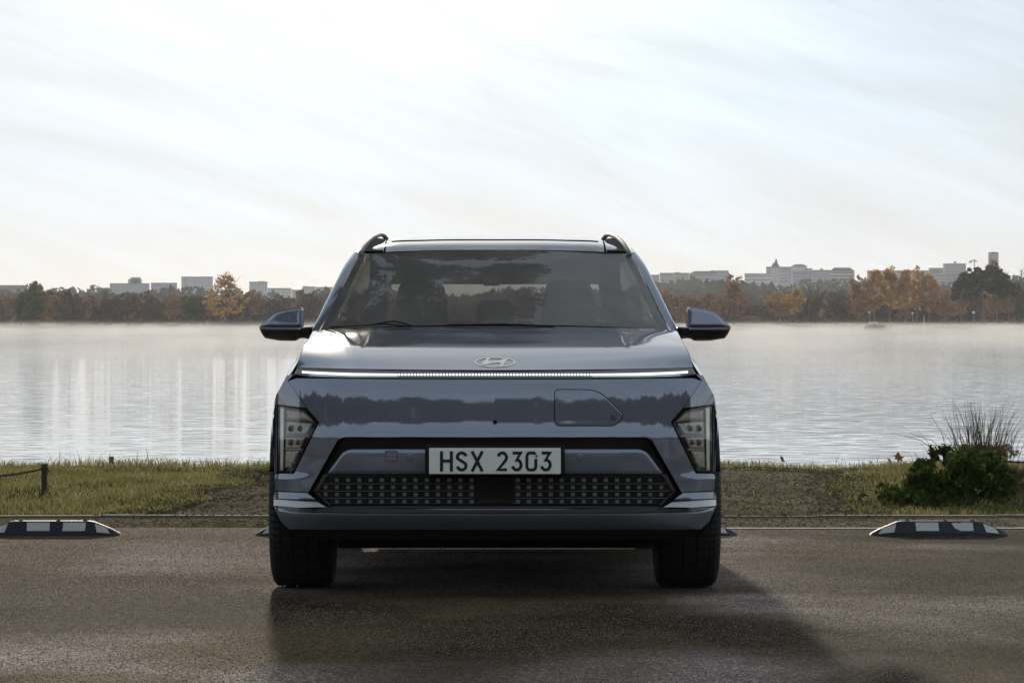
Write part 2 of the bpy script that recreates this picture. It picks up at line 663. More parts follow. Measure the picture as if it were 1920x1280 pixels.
M['wood_dark'] = leaf_mat('dark_wood', [(0.25, (0.085, 0.074, 0.062)), (0.55, (0.12, 0.10, 0.08)), (0.85, (0.17, 0.135, 0.10))], 0.3)
M['bark'] = mat('bark', (0.095, 0.075, 0.058), 0.9, 0, 0.2, var=0.4, vscale=3)
M['bark_pale'] = mat('pale_bark', (0.30, 0.245, 0.19), 0.9, 0, 0.2, var=0.35, vscale=1.5)
M['wood_mass'] = leaf_mat('mixed_wood', [(0.22, (0.030, 0.030, 0.022)), (0.42, (0.070, 0.048, 0.034)), (0.60, (0.085, 0.050, 0.030)), (0.78, (0.12, 0.078, 0.036)), (0.95, (0.075, 0.085, 0.03))], 0.35, scale=0.055)
M['hill_mass'] = leaf_mat('hill_wood', [(0.25, (0.024, 0.030, 0.022)), (0.55, (0.042, 0.046, 0.030)), (0.85, (0.085, 0.065, 0.04))], 0.25, scale=0.02)
M['grass'] = leaf_mat('grass_blades', [(0.22, (0.065, 0.078, 0.024)), (0.45, (0.15, 0.155, 0.05)), (0.62, (0.24, 0.22, 0.085)), (0.78, (0.36, 0.30, 0.16)), (0.95, (0.44, 0.37, 0.24))], 0.55, scale=2.6)
M['ivy'] = leaf_mat('ivy_leaves', [(0.25, (0.026, 0.044, 0.012)), (0.5, (0.055, 0.080, 0.020)), (0.7, (0.10, 0.13, 0.032)), (0.9, (0.20, 0.19, 0.06))], 0.5, scale=9)
M['reed'] = leaf_mat('dry_reed', [(0.25, (0.13, 0.11, 0.062)), (0.6, (0.22, 0.18, 0.10)), (0.9, (0.33, 0.27, 0.14))], 0.4, scale=5)
M['dead_leaf'] = leaf_mat('dead_leaf', [(0.25, (0.10, 0.045, 0.024)), (0.6, (0.17, 0.085, 0.042)), (0.9, (0.24, 0.14, 0.07))], 0.4, scale=9)


def ground_mat(name, stops, big=0.5, speck=90.0, rough=0.8, bump=0.6, bdist=0.01, spec=0.4, speck_amt=0.35, patch=None, coords='Object'):
    """mineral ground: large soft patches of colour, fine aggregate, real bump"""
    m = bpy.data.materials.new(name)
    m.use_nodes = True
    t = m.node_tree
    b = t.nodes['Principled BSDF']
    co = t.nodes.new('ShaderNodeTexCoord').outputs[coords]
    n1 = noise(t, co, big, 5, 0.55, 0.4)
    c = ramp(t, n1, stops)
    vo = t.nodes.new('ShaderNodeTexVoronoi')
    vo.inputs['Scale'].default_value = speck
    t.links.new(co, vo.inputs['Vector'])
    sp = nd(t, 'ShaderNodeSeparateColor')
    t.links.new(vo.outputs['Color'], sp.inputs[0])
    grain = ramp(t, sp.outputs[0], [(0.0, 1 - speck_amt), (0.72, 1.0), (0.9, 1 + speck_amt), (1.0, 1 + 2.2 * speck_amt)])
    c = mix_col(t, 1.0, c, grain, 'MULTIPLY')
    n2 = noise(t, co, speck * 0.22, 6, 0.65)
    c = mix_col(t, 1.0, c, ramp(t, n2, [(0.3, 0.72), (0.7, 1.25)]), 'MULTIPLY')
    if patch:
        n3 = noise(t, mapping(t, co, (1, 1, 1), (0, 0, 0), patch[1]), patch[0], 4, 0.5, 0.8)
        c = mix_col(t, 1.0, c, ramp(t, n3, [(0.40, (0.62, 0.52, 0.36)), (0.50, (1.45, 1.29, 1.10)), (0.60, (2.7, 2.48, 2.34))]), 'MULTIPLY')
    t.links.new(c, b.inputs['Base Color'])
    b.inputs['Specular IOR Level'].default_value = spec
    t.links.new(ramp(t, n2, [(0.3, rough - 0.12), (0.7, min(1, rough + 0.1))]), b.inputs['Roughness'])
    h = math_node(t, 'ADD', math_node(t, 'MULTIPLY', vo.outputs['Distance'], -0.8), math_node(t, 'MULTIPLY', n2, 0.9))
    bn = t.nodes.new('ShaderNodeBump')
    bn.inputs['Strength'].default_value = bump
    bn.inputs['Distance'].default_value = bdist
    t.links.new(h, bn.inputs['Height'])
    t.links.new(bn.outputs[0], b.inputs['Normal'])
    return m


M['asphalt'] = ground_mat('asphalt', [(0.38, (0.046, 0.034, 0.016)), (0.46, (0.076, 0.060, 0.036)), (0.51, (0.120, 0.103, 0.092)), (0.60, (0.180, 0.160, 0.152))],
                          big=0.42, speck=130, rough=0.9, bump=0.9, bdist=0.008, spec=0.035, patch=(0.38, (1.7, 0.4, 0)), speck_amt=0.6)
M['aggregate'] = leaf_mat('aggregate', [(0.25, (0.060, 0.046, 0.030)), (0.5, (0.12, 0.10, 0.085)), (0.75, (0.22, 0.195, 0.175)), (0.95, (0.46, 0.43, 0.40))], 0.0, scale=0.5)
M['dirt'] = ground_mat('dirt', [(0.30, (0.15, 0.118, 0.07)), (0.5, (0.21, 0.17, 0.108)), (0.7, (0.27, 0.22, 0.15))], big=1.2, speck=60, rough=0.9,
                       bump=0.9, bdist=0.012, spec=0.0, speck_amt=0.4)
M['soil'] = ground_mat('soil', [(0.30, (0.038, 0.036, 0.018)), (0.5, (0.062, 0.055, 0.028)), (0.7, (0.085, 0.07, 0.04))], big=0.9, speck=50, rough=0.95,
                       bump=0.8, bdist=0.015, spec=0.0)
M['far_ground'] = ground_mat('far_ground', [(0.30, (0.055, 0.050, 0.028)), (0.5, (0.075, 0.065, 0.04)), (0.7, (0.10, 0.082, 0.05))], big=0.02, speck=2, rough=0.95,
                             bump=0.2, bdist=0.1, spec=0.1)
M['sand'] = ground_mat('sand', [(0.3, (0.30, 0.23, 0.15)), (0.7, (0.38, 0.30, 0.20))], big=0.05, speck=4, rough=0.95, bump=0.2, spec=0.2)
M['line'] = mat('worn_line_paint', (0.40, 0.38, 0.35), 0.8, 0, 0.3, var=0.55, vscale=14, bump=0.3, bscale=120)
M['kerb'] = mat('kerb_concrete', (0.19, 0.172, 0.13), 0.9, 0, 0.2, var=0.4, vscale=8, bump=0.5, bscale=90)
M['chip'] = leaf_mat('gravel_chips', [(0.25, (0.06, 0.045, 0.026)), (0.55, (0.13, 0.10, 0.065)), (0.9, (0.30, 0.245, 0.175))], 0.0, scale=3)

# ------------------------------------------------------------------ terrain, water, road
SHORE = 27.6
WATER_Z = -0.40
FAR = 786.0


def smooth(a, b, x):
    t = np.clip((x - a) / (b - a), 0, 1)
    return t * t * (3 - 2 * t)


def hill_height(x, y):
    base = smooth(1150, 2350, y) * (11.0 + 6.5 * smooth(20, 120, x))
    return base + smooth(1150, 1500, y) * 1.4 * np.sin(x * 0.021 + 1.3) * np.cos(y * 0.009)


ys = np.r_[np.linspace(-260, 0, 14), np.linspace(4, 20, 9), np.linspace(20.5, 30, 60), np.linspace(33, 760, 12), np.linspace(FAR - 14, FAR + 40, 28), np.linspace(850, 2900, 60)]
xs = np.r_[np.linspace(-1600, -60, 30), np.linspace(-50, -8, 16), np.linspace(-7, 7, 60), np.linspace(8, 50, 16), np.linspace(60, 1600, 30)]
X, Yg = np.meshgrid(xs, ys)
Z = np.full_like(X, -0.012)
edge = SHORE + 0.16 * np.sin(X * 1.7) + 0.10 * np.sin(X * 4.1 + 1)
drop = smooth(edge, edge + 1.5, Yg)
rise = smooth(FAR - 8, FAR + 1.5, Yg)
Z = Z - drop * 1.6 * (1 - rise) + rise * (-0.10) + smooth(FAR, FAR + 60, Yg) * 0.5
Z = np.where(Yg > 1000, Z + hill_height(X, Yg), Z)
# gentle unevenness of the near bank
bank = smooth(20.6, 22.0, Yg) * (1 - smooth(26.5, 27.5, Yg)) * (np.abs(X) < 8)
Z += bank * (0.012 * np.sin(X * 2.3 + Yg * 1.1) + 0.010 * np.sin(X * 5.1 - Yg * 2.2) + 0.05 * smooth(-2.0, -3.2, X) * 0 + 0.05 * smooth(2.2, 3.2, X))
terr = mesh_np('ground', np.stack([X, Yg, Z], -1).reshape(-1, 3),
               np.stack([(np.arange(X.size).reshape(X.shape))[:-1, :-1], (np.arange(X.size).reshape(X.shape))[:-1, 1:],
                         (np.arange(X.size).reshape(X.shape))[1:, 1:], (np.arange(X.size).reshape(X.shape))[1:, :-1]], -1).reshape(-1, 4), True)
terr.materials.append(M['soil'])
terr.materials.append(M['far_ground'])
mi = np.zeros(len(terr.polygons), np.int32)
cy = np.array([p.center[1] for p in terr.polygons])
mi[cy > 100] = 1
terr.polygons.foreach_set('material_index', mi)
setp(link('ground', terr), 'dark soil of the grassy bank and the low land round the lake', None, None, 'structure')


def sheet(name, x0, x1, y0, y1, z, m, nx=2, ny=2, kind='structure', label=None, zf=None):
    gx, gy = np.meshgrid(np.linspace(x0, x1, nx), np.linspace(y0, y1, ny))
    gz = np.full_like(gx, z) if zf is None else z + zf(gx, gy)
    me = grid_mesh(name, np.stack([gx, gy, gz], -1), False)
    return setp(link(name, me, m), label, None, None, kind)


sheet('car_park', -60, 60, -60, 19.25, 0.0, M['asphalt'], label='rough grey brown asphalt of the car park under the car')
sheet('gravel_strip', -60, 60, 19.25, 20.3, -0.004, M['dirt'], label='strip of olive brown gravel between the asphalt and the kerb')
# coarse aggregate standing out of the worn asphalt
n = 220000
y = 10.6 + 8.6 * rng.random(n)**1.15
x = rng.uniform(-1, 1, n) * (0.6 + y * 0.152)
s = rng.uniform(0.0016, 0.0042, n)
hgt_ = s * rng.uniform(0.25, 0.75, n)
tet = np.array([(-1, -.7, -.2), (1, -.6, -.2), (0.1, 1, -.2), (0, 0.05, 1.0)])
rot = rng.uniform(0, 6.28, n)
cr, sr = np.cos(rot)[:, None], np.sin(rot)[:, None]
tx = tet[None, :, 0] * cr - tet[None, :, 1] * sr
ty = tet[None, :, 0] * sr + tet[None, :, 1] * cr
v = np.stack([x[:, None] + tx * s[:, None], y[:, None] + ty * s[:, None], tet[None, :, 2] * hgt_[:, None]], -1).reshape(-1, 3)
i = np.arange(n)[:, None] * 4
setp(link('asphalt_aggregate', mesh_np('asphalt_aggregate', v, np.concatenate([i + [0, 1, 3], i + [1, 2, 3], i + [2, 0, 3]])), M['aggregate']),
     'small stones standing out of the worn asphalt', None, None, 'stuff')
# worn white line along the asphalt edge
mb = MB()
x = -12.0
while x < 12.0:
    L = rng.uniform(0.25, 0.9)
    y0 = 19.14 + rng.uniform(-.008, .008)
    if rng.random() > (0.75 if x < -0.9 else 0.12):
        w = rng.uniform(0.05, 0.09)
        mb.add([(x, y0, .004), (x + L, y0, .004), (x + L, y0 + w, .004), (x, y0 + w, .004)], [(0, 1, 2, 3)])
    x += L + rng.uniform(0.01, 0.06)
setp(mb.build('road_marking', M['line']), 'thin worn white line along the asphalt edge', None, None, 'structure')
# low kerb, in lengths with joints
kerb = empty('kerb', (0, 20.3, 0))
setp(kerb, 'low weathered kerb edging between gravel strip and grassy bank', None, None, 'structure')
kb = MB()
kb.box(-0.495, 0.495, 0.0, 0.09, -0.05, 0.009)
kme = mesh_np('kerb_stone', kb.v, kb.f)
kme.materials.append(M['kerb'])
for i in range(-14, 15):
    o = bpy.data.objects.new('kerb_stone', kme)
    col.objects.link(o)
    o.parent = kerb
    o.location = (i * 1.0 + 0.3, rng.uniform(-.008, .008), rng.uniform(-.003, .002))
    o.rotation_euler = (0, rng.uniform(-.004, .004), rng.uniform(-.006, .006))

# dirt track behind the car down to the water
def dirt_left(y): return -1.95 + 0.05 * (y - 20.3) + 0.07 * np.sin(y * 2.1)
def dirt_right(y): return 2.02 + 0.075 * (y - 20.3) + 0.07 * np.sin(y * 1.7 + 2)


yy = np.linspace(20.39, 26.5, 40)
tt = np.linspace(0, 1, 30)
gy = np.repeat(yy[:, None], 30, 1)
gx = dirt_left(gy) * (1 - tt) + dirt_right(gy) * tt
gz = -0.012 + 0.022 + (0.012 * np.sin(gx * 2.3 + gy * 1.1) + 0.010 * np.sin(gx * 5.1 - gy * 2.2)) * smooth(20.6, 22.0, gy) * (1 - smooth(26.5, 27.5, gy))
gz -= 0.03 * (smooth(0.9, 1.0, np.abs(tt * 2 - 1)) + smooth(26.0, 26.5, gy))
setp(link('dirt_path', grid_mesh('dirt_path', np.stack([gx, gy, gz], -1)), M['dirt']), 'brown dirt track behind the car leading to the water', None, None, 'structure')

# water
wm = bpy.data.materials.new('lake_water')
wm.use_nodes = True
t = wm.node_tree
b = t.nodes['Principled BSDF']
b.inputs['Base Color'].default_value = (0.030, 0.035, 0.034, 1)
b.inputs['Roughness'].default_value = 0.02
b.inputs['IOR'].default_value = 1.33
co = nd(t, 'ShaderNodeNewGeometry').outputs['Position']
w1 = noise(t, mapping(t, co, (0.9, 1.5, 1)), 2.4, 0.0, 0.5, 0.2)
w2 = noise(t, mapping(t, co, (0.06, 0.10, 1)), 1.0, 3, 0.5)
w3 = noise(t, mapping(t, co, (0.018, 0.03, 1)), 1.0, 3, 0.5)
bn = nd(t, 'ShaderNodeBump')
bn.inputs['Distance'].default_value = 0.05
t.links.new(w1, bn.inputs['Height'])
t.links.new(ramp(t, w3, [(0.35, 0.16), (0.65, 0.34)]), bn.inputs['Strength'])
t.links.new(bn.outputs[0], b.inputs['Normal'])
sheet('lake', -1500, 1500, SHORE - 0.1, FAR + 3, WATER_Z, wm, label='calm pale lake with fine ripples')
sheet('sand_strip', 86, 175, FAR - 4.5, FAR + 3.2, -0.02, M['sand'], 20, 6, label='narrow strip of pale sand on the far right shore',
      zf=lambda X_, Y_: -0.5 * smooth(FAR - 1.0, FAR - 4.4, Y_) * 1.0)

# ------------------------------------------------------------------ near bank: grass, gravel, shrub, reeds, posts
def ground_z(x, y):
    b_ = smooth(20.6, 22.0, y) * (1 - smooth(26.5, 27.5, y))
    e_ = SHORE + 0.16 * np.sin(x * 1.7) + 0.10 * np.sin(x * 4.1 + 1)
    return -0.012 + b_ * (0.012 * np.sin(x * 2.3 + y * 1.1) + 0.010 * np.sin(x * 5.1 - y * 2.2) + 0.05 * smooth(2.2, 3.2, x)) - 1.6 * smooth(e_, e_ + 1.5, y)


def vnoise(x, y, s):
    return (np.sin(x * 1.7 * s + 1.3 * np.sin(y * 1.1 * s)) + np.sin(y * 2.3 * s + 1.7 * np.sin(x * 0.9 * s + 2)) + np.sin((x + y) * 3.1 * s)) / 3


def blades(name, n, xr, yr, keep, hfun, m, wid=0.0035, lean=0.6):
    x = rng.uniform(*xr, n); y = rng.uniform(*yr, n)
    k = keep(x, y) > rng.random(n)
    x, y = x[k], y[k]
    n = len(x)
    h = hfun(x, y) * rng.uniform(0.45, 1.25, n)
    a = rng.uniform(0, 2 * np.pi, n)
    ln = rng.uniform(0.1, lean, n) * h
    z = ground_z(x, y)
    f = rng.uniform(0, 2 * np.pi, n)
    w = wid * rng.uniform(0.7, 1.5, n)
    dx, dy = np.cos(f) * w, np.sin(f) * w * 0.6
    b0 = np.stack([x - dx, y - dy, z - .01], 1); b1 = np.stack([x + dx, y + dy, z - .01], 1)
    mx, my = x + np.cos(a) * ln * .35, y + np.sin(a) * ln * .35
    m0 = np.stack([mx - dx * .8, my - dy * .8, z + h * .6], 1); m1 = np.stack([mx + dx * .8, my + dy * .8, z + h * .6], 1)
    tp = np.stack([x + np.cos(a) * ln, y + np.sin(a) * ln, z + h], 1)
    v = np.stack([b0, b1, m0, m1, tp], 1).reshape(-1, 3)
    i = np.arange(n)[:, None] * 5
    fcs = np.concatenate([i + [0, 1, 3], i + [0, 3, 2], i + [2, 3, 4]])
    return link(name, mesh_np(name, v, fcs), m)


def grass_keep(x, y):
    inside_dirt = (x > dirt_left(y) + 0.12 * vnoise(x, y, 3)) & (x < dirt_right(y) + 0.12 * vnoise(x, y, 3)) & (y < 26.4 + 0.2 * vnoise(x, y, 2))
    d = 0.62 + 0.38 * vnoise(x, y, 1.4)
    d = np.where(inside_dirt, 0.012, d)
    front = smooth(20.28, 20.9, y + 0.15 * vnoise(x, y, 2))
    return d * front


def grass_h(x, y):
    return 0.038 + 0.016 * vnoise(x, y, 0.9) + 0.012 * vnoise(x, y, 4.3) + 0.02 * smooth(26.5, 27.6, y)


g = blades('grass', 230000, (-6.5, 6.5), (20.4, 28.0), grass_keep, grass_h, M['grass'], 0.0028, 1.3)
setp(g, 'short yellow green grass on the lake bank, lit from behind', None, None, 'stuff')
g = blades('tall_grass', 1500, (-6.5, 6.5), (26.6, 27.9), lambda x, y: np.clip(0.25 + 0.75 * vnoise(x, y, 1.1), 0, 1), lambda x, y: 0.12 + 0 * x, M['grass'], 0.0028, 0.9)
setp(g, 'sparse taller grass stalks along the water edge', None, None, 'stuff')

# chips and small stones on the dirt
n = 16000
x = rng.uniform(-2.3, 2.8, n); y = rng.uniform(19.3, 26.6, n)
k = ((x > dirt_left(y) - .25) & (x < dirt_right(y) + .25)) | (y < 20.25)
x, y = x[k], y[k]; n = len(x)
s = rng.uniform(0.006, 0.016, n) * np.where(y < 20.3, .6, 1)
z = np.where(y < 20.3, 0.0, ground_z(x, y) + 0.022)
tet = np.array([(-1, -.7, -.3), (1, -.6, -.3), (0.1, 1, -.3), (0, 0, .7)])
rot = rng.uniform(0, 6.28, n)
cr, sr = np.cos(rot)[:, None], np.sin(rot)[:, None]
tx = tet[None, :, 0] * cr - tet[None, :, 1] * sr
ty = tet[None, :, 0] * sr + tet[None, :, 1] * cr
v = np.stack([x[:, None] + tx * s[:, None], y[:, None] + ty * s[:, None], z[:, None] + tet[None, :, 2] * s[:, None] * rng.uniform(.4, 1, n)[:, None]], -1).reshape(-1, 3)
i = np.arange(n)[:, None] * 4
fcs = np.concatenate([i + [0, 1, 3], i + [1, 2, 3], i + [2, 0, 3]])
setp(link('gravel', mesh_np('gravel', v, fcs), M['chip']), 'loose brown chips and gravel on the dirt track', None, None, 'stuff')


def leaf_cloud(centers, radii, per, size, aspect=1.0, squash=0.8):
    """leaf faces (quads folded along the middle) scattered round the clump centres"""
    c = np.repeat(np.asarray(centers), per, 0)
    r = np.repeat(np.asarray(radii), per)
    n = len(c)
    d = rng.normal(size=(n, 3)); d /= np.linalg.norm(d, axis=1)[:, None]
    p = c + d * (r * rng.uniform(0.25, 1.0, n)**0.5)[:, None] * (1, 1, squash)
    a = rng.normal(size=(n, 3)); a /= np.linalg.norm(a, axis=1)[:, None]
    b_ = np.cross(a, d); b_ /= np.maximum(np.linalg.norm(b_, axis=1), 1e-6)[:, None]
    s = (size * rng.uniform(0.6, 1.35, n))[:, None]
    v = np.stack([p - a * s * .5, p + b_ * s * .42 * aspect, p + a * s * .55, p - b_ * s * .42 * aspect], 1).reshape(-1, 3)
    i = np.arange(n)[:, None] * 4
    return v, i + [0, 1, 2, 3]


# ivy covered shrub on the right
sh = empty('ivy_shrub', P(1770, 955, 22.0), 'low dark green ivy shrub swallowing the rope post at the right of the path', 'shrub')
nc = 210
cc_ = []
while len(cc_) < nc:
    px_, py_ = rng.uniform(1655, 1893), rng.uniform(846, 955)
    top = 870 + 62 * max(0, (1745 - px_) / 90)**1.2 + (12 * math.sin(px_ * .09)) - 22 * math.exp(-((px_ - 1830) / 45)**2)
    top += 45 * max(0, (px_ - 1868) / 30)
    if py_ < top:
        continue
    Yc = 22.0 + rng.uniform(-0.32, 0.32)
    cc_.append(P(px_, py_, Yc))
v, q = leaf_cloud(cc_, rng.uniform(0.03, 0.075, nc), 24, 0.032, 1.1)
v_b, q_b = leaf_cloud([P(rng.uniform(1600, 1900), rng.uniform(925, 962), 21.6 + rng.uniform(-.3, .5)) for _ in range(60)], np.full(60, .05), 12, .03, 1.0)
link('foliage', mesh_np('foliage', np.concatenate([v, v_b]), np.concatenate([q, q_b + len(v)])), M['ivy'], sh)
mb = MB()
for k in range(26):
    a = Vector(cc_[rng.integers(nc)]); p0 = Vector((a.x * .6 + sh.location.x * .4, 22.0 + rng.uniform(-.1, .1), 0.0))
    mb.tube([p0, (p0 + a) / 2 + Vector((rng.uniform(-.05, .05), 0, .03)), a], [.006, .004, .002], 5)
mb.build('stem', M['bark'], sh)

# dry reed clump
rd = empty('reed_clump', P(1838, 862, 25.0), 'tall spiky clump of dry reeds standing up against the water', 'reeds')
mb = MB()
for k in range(170):
    fx = rng.normal(0, 1)
    p0 = Vector(P(1838 + fx * 30, 862 + rng.uniform(-6, 8), 25.0 + rng.uniform(-.2, .2)))
    Lh = rng.uniform(0.12, 0.44) * (1 - 0.12 * abs(fx))
    lean = fx * 0.16 + rng.normal(0, .12)
    p1 = p0 + Vector((lean * Lh * .45, rng.uniform(-.05, .05), Lh * .55))
    p2 = p0 + Vector((lean * Lh * 1.3, rng.uniform(-.1, .1), Lh))
    mb.tube([p0, p1, p2], [.0022, .0017, .0007], 4, False)
for px_, py_ in ((1672, 812), (1706, 812), (1726, 832), (1786, 745), (1896, 738)):     # long arching stalks
    p2 = Vector(P(px_, py_, 25.1)); p0 = Vector(P(1815 + (px_ - 1815) * .25, 862, 25.0))
    mb.tube([p0, (p0 + p2) / 2 + Vector((0, 0, .045)), p2], [.003, .002, .0008], 4, False)
mb.build('stalk', M['reed'], rd)
mb = MB()
cs = [P(1838 + rng.normal(0, 30), 853 + rng.uniform(-16, 12), 25 + rng.uniform(-.15, .15)) for _ in range(50)]
v, q = leaf_cloud(cs, rng.uniform(.02, .05, 50), 30, .04, .35)
link('dead_leaves', mesh_np('dead_leaves', v, q), M['reed'], rd)

# small leafy plant at the left of the reeds
pl = empty('leafy_plant', P(1772, 858, 24.2), 'small bright green leafy plant beside the right rope post', 'plant')
cs = [P(1770 + rng.normal(0, 13), 848 + rng.uniform(-9, 12), 24.2 + rng.uniform(-.05, .05)) for _ in range(22)]
v, q = leaf_cloud(cs, rng.uniform(.02, .035, 22), 14, .036, 1.1)
link('foliage', mesh_np('foliage', v, q), M['leaf_olive'], pl)
mb = MB()
for c_ in cs[:10]:
    mb.tube([P(1772, 872, 24.2), c_], [.004, .002], 4)
mb.build('stem', M['bark'], pl)

# low bushy weeds at the right frame edge
wd = empty('weed_bush', P(1905, 925, 22.4), 'dull brown weedy bush at the right of the ivy shrub', 'bush')
cs = [P(1905 + rng.normal(0, 22), 915 + rng.uniform(-38, 35), 22.5 + rng.uniform(-.2, .2)) for _ in range(60)]
v, q = leaf_cloud(cs, rng.uniform(.03, .06, 60), 26, .032, .6)
link('foliage', mesh_np('foliage', v, q), M['reed'], wd)
mb = MB()
for c_ in cs[:14]:
    mb.tube([P(1905, 955, 22.4), c_], [.005, .002], 4)
mb.build('stem', M['bark'], wd)


# dead maple leaves at the water edge
def maple_leaf(name, px_, py_, Yd, size, tilt, label):
    pts = [(0, -.5), (.16, -.22), (.5, -.3), (.36, -.06), (.62, .18), (.30, .16), (.22, .36), (0, .66), (-.22, .36), (-.30, .16), (-.62, .18), (-.36, -.06), (-.5, -.3), (-.16, -.22)]
    vs = [(0, 0, 0.10)] + [(a, b_, 0.22 * abs(a) - .06 * b_) for a, b_ in pts]
    fs = [(0, i + 1, (i + 1) % len(pts) + 1) for i in range(len(pts))]
    o = link(name, mesh_np(name, np.array(vs) * size, fs), M['dead_leaf'])
    o.location = P(px_, py_, Yd)
    o.rotation_euler = tilt
    setp(o, label, 'leaf', 'dead leaves on the bank')


maple_leaf('fallen_leaf', 1684, 858, 26.4, 0.075, (1.25, .2, .4), 'upright curled brown dead leaf standing highest at the water edge')
maple_leaf('fallen_leaf', 1668, 864, 26.2, 0.05, (.9, -.4, 1.4), 'small brown dead leaf lying just left of the upright curled one')
maple_leaf('fallen_leaf', 1752, 862, 25.2, 0.075, (1.1, .5, -.6), 'reddish brown dead leaf left of the leafy plant')
maple_leaf('fallen_leaf', 1632, 866, 26.0, 0.045, (.6, .2, .9), 'small grey brown dead leaf on the grass, leftmost on the right bank')
maple_leaf('fallen_leaf', 1466, 861, 27.0, 0.06, (.9, .8, .4), 'brown dead leaf poking from the grass nearest the right of the car')
maple_leaf('fallen_leaf', 208, 862, 26.8, 0.07, (1.2, .9, .6), 'pointed brown dead leaf in the grass on the left bank')


def rope_post(px_, top, bot, Yd, label, w=0.019):
    base = Vector(P(px_, bot, Yd)); topp = Vector(P(px_, top, Yd))
    e = empty('rope_post', base, label, 'post', 'posts of the rope fence')
    mb_ = MB()
    zs = np.linspace(base.z - 0.06, topp.z - .004, 7)
    mb_.tube([(base.x + rng.uniform(-.001, .001), base.y, z_) for z_ in zs], [w * rng.uniform(.94, 1.04) for _ in zs], 10)
    mb_.build('shaft', M['wood'], e, True)
    c_ = MB()
    c_.tube([(base.x, base.y, topp.z - .006), (base.x, base.y, topp.z + .002)], [w * 1.06, w * .95], 10)
    c_.build('cap', M['line'], e)
    k_ = MB()
    zc = topp.z - .035
    for dz in (-.006, .006):
        k_.tube([(base.x + math.cos(a) * w * 1.18, base.y + math.sin(a) * w * 1.18, zc + dz) for a in np.linspace(0, 2 * math.pi, 13)], .0045, 6)
    k_.tube([(base.x + w, base.y - .01, zc + .008), (base.x + w * 1.6, base.y - .02, zc - .012), (base.x + w * 1.1, base.y - .015, zc - .035)], [.005, .006, .003], 6)
    k_.build('rope_knot', M['rope'], e)
    return Vector((base.x, base.y, zc))


a1 = rope_post(83, 868, 922, 23.3, 'thin weathered rope post on the left bank')
a0 = rope_post(-230, 868, 922, 23.3, 'thin rope post further out on the left bank')
b1 = rope_post(1783, 846, 905, 23.3, 'stubby rope post half buried in the ivy on the right bank', 0.024)
b2 = rope_post(2100, 860, 922, 23.0, 'thin rope post further out on the right bank')


def rope(p, q, sag, label):
    mb_ = MB()
    # two strands twisted round each other
    for ph in (0, math.pi):
        pts = []
        for t_ in np.linspace(0, 1, 90):
            c_ = p.lerp(q, t_) - Vector((0, 0, sag * 4 * t_ * (1 - t_)))
            w_ = t_ * 75 + ph
            pts.append(c_ + Vector((0, math.cos(w_), math.sin(w_))) * .0035)
        mb_.tube(pts, .0042, 6)
    setp(mb_.build('rope', M['rope'], None, True), label, 'rope', 'ropes of the fence')


rope(a1, a0, .06, 'brown rope sagging from the left bank post')
rope(b1, b2, .015, 'taut brown rope running from the ivy covered post to the right')

# ------------------------------------------------------------------ wheel stops
def stop_proto(loc, label):
    e = empty('wheel_stop', loc, label, 'wheel stop', 'rubber wheel stops along the parking bays')
    SX = [-.355, -.345, -.30, -.215, -.19, .19, .215, .30, .345, .355]
    HT = [.004, .012, .036, .070, .074, .074, .070, .036, .012, .004]
    DP = [.045, .052, .066, .078, .08, .08, .078, .066, .052, .045]
    vs, fs = [], []
    for x_, h_, d_ in zip(SX, HT, DP):
        vs += [(x_, -d_, 0), (x_, -d_ * .96, h_ * .22), (x_, -d_ * .46, h_ * .95), (x_, -d_ * .34, h_), (x_, d_ * .34, h_), (x_, d_ * .46, h_ * .95), (x_, d_ * .96, h_ * .22), (x_, d_, 0)]
    for i in range(len(SX) - 1):
        for k in range(7):
            fs.append((i * 8 + k, (i + 1) * 8 + k, (i + 1) * 8 + k + 1, i * 8 + k + 1))
    fs.append(tuple(range(8)))
    fs.append(tuple(range((len(SX) - 1) * 8, len(SX) * 8))[::-1])
    link('body', mesh_np('body', vs, fs), M['stop_rubber'], e, False)

    def at(x_, t_, off=.0025):
        d_ = np.interp(x_, SX, DP); h_ = np.interp(x_, SX, HT)
        y_ = np.interp(t_, [0, 1], [-d_ * .96, -d_ * .46]); z_ = np.interp(t_, [0, 1], [h_ * .22, h_ * .95])
        return Vector((x_, y_ - off * .8, z_ + off * .6))

    def patch(pts2):
        vs_ = [at(*p_) for p_ in pts2] + [at(*p_, -.002) for p_ in pts2]
        n_ = len(pts2)
        fs_ = [tuple(range(n_))] + [(i_, (i_ + 1) % n_ + 0, (i_ + 1) % n_ + n_, i_ + n_)[::-1] for i_ in range(n_)]
        link('reflective_panel', mesh_np('reflective_panel', vs_, fs_), M['stop_white'], e, False)
    chip = 'chipped' in label
    patch([(-.315, .10), (-.235, .10), (-.222, .92), (-.29, .92)])
    patch([(-.122, .16), (-.006, .16), (-.008, .92), (-.124, .92)])
    if chip:
        patch([(.10, .16), (.17, .16), (.168, .92), (.115, .92), (.10, .84), (.085, .9), (.06, .86), (.068, .6), (.078, .34), (.092, .3)])
    else:
        patch([(.06, .14), (.175, .16), (.176, .92), (.062, .92)])
    patch([(.235, .10), (.30, .10), (.285, .92), (.222, .92)])
    for x_ in (-.16, .033, .17):
        hole = MB()
        hole.tube([(x_, -.004, .0735), (x_, -.004, .0765)], .011, 10)
        hole.build('bolt', M['under'], e, False, False)
    return e


for px0, lab, rz in ((98, 'black and white rubber wheel stop cut by the left edge of the photo', .004),
                     (608, 'rubber wheel stop behind the car, its left tip showing beside the tyre', 0),
                     (1253, 'rubber wheel stop behind the car, its right tip showing beside the tyre', 0),
                     (1760, 'rubber wheel stop with a chipped white panel before the ivy shrub', -.003)):
    stop_proto(P(px0, 1002.5, 18.6)[:2] + (0.0,), lab).rotation_euler.z = rz

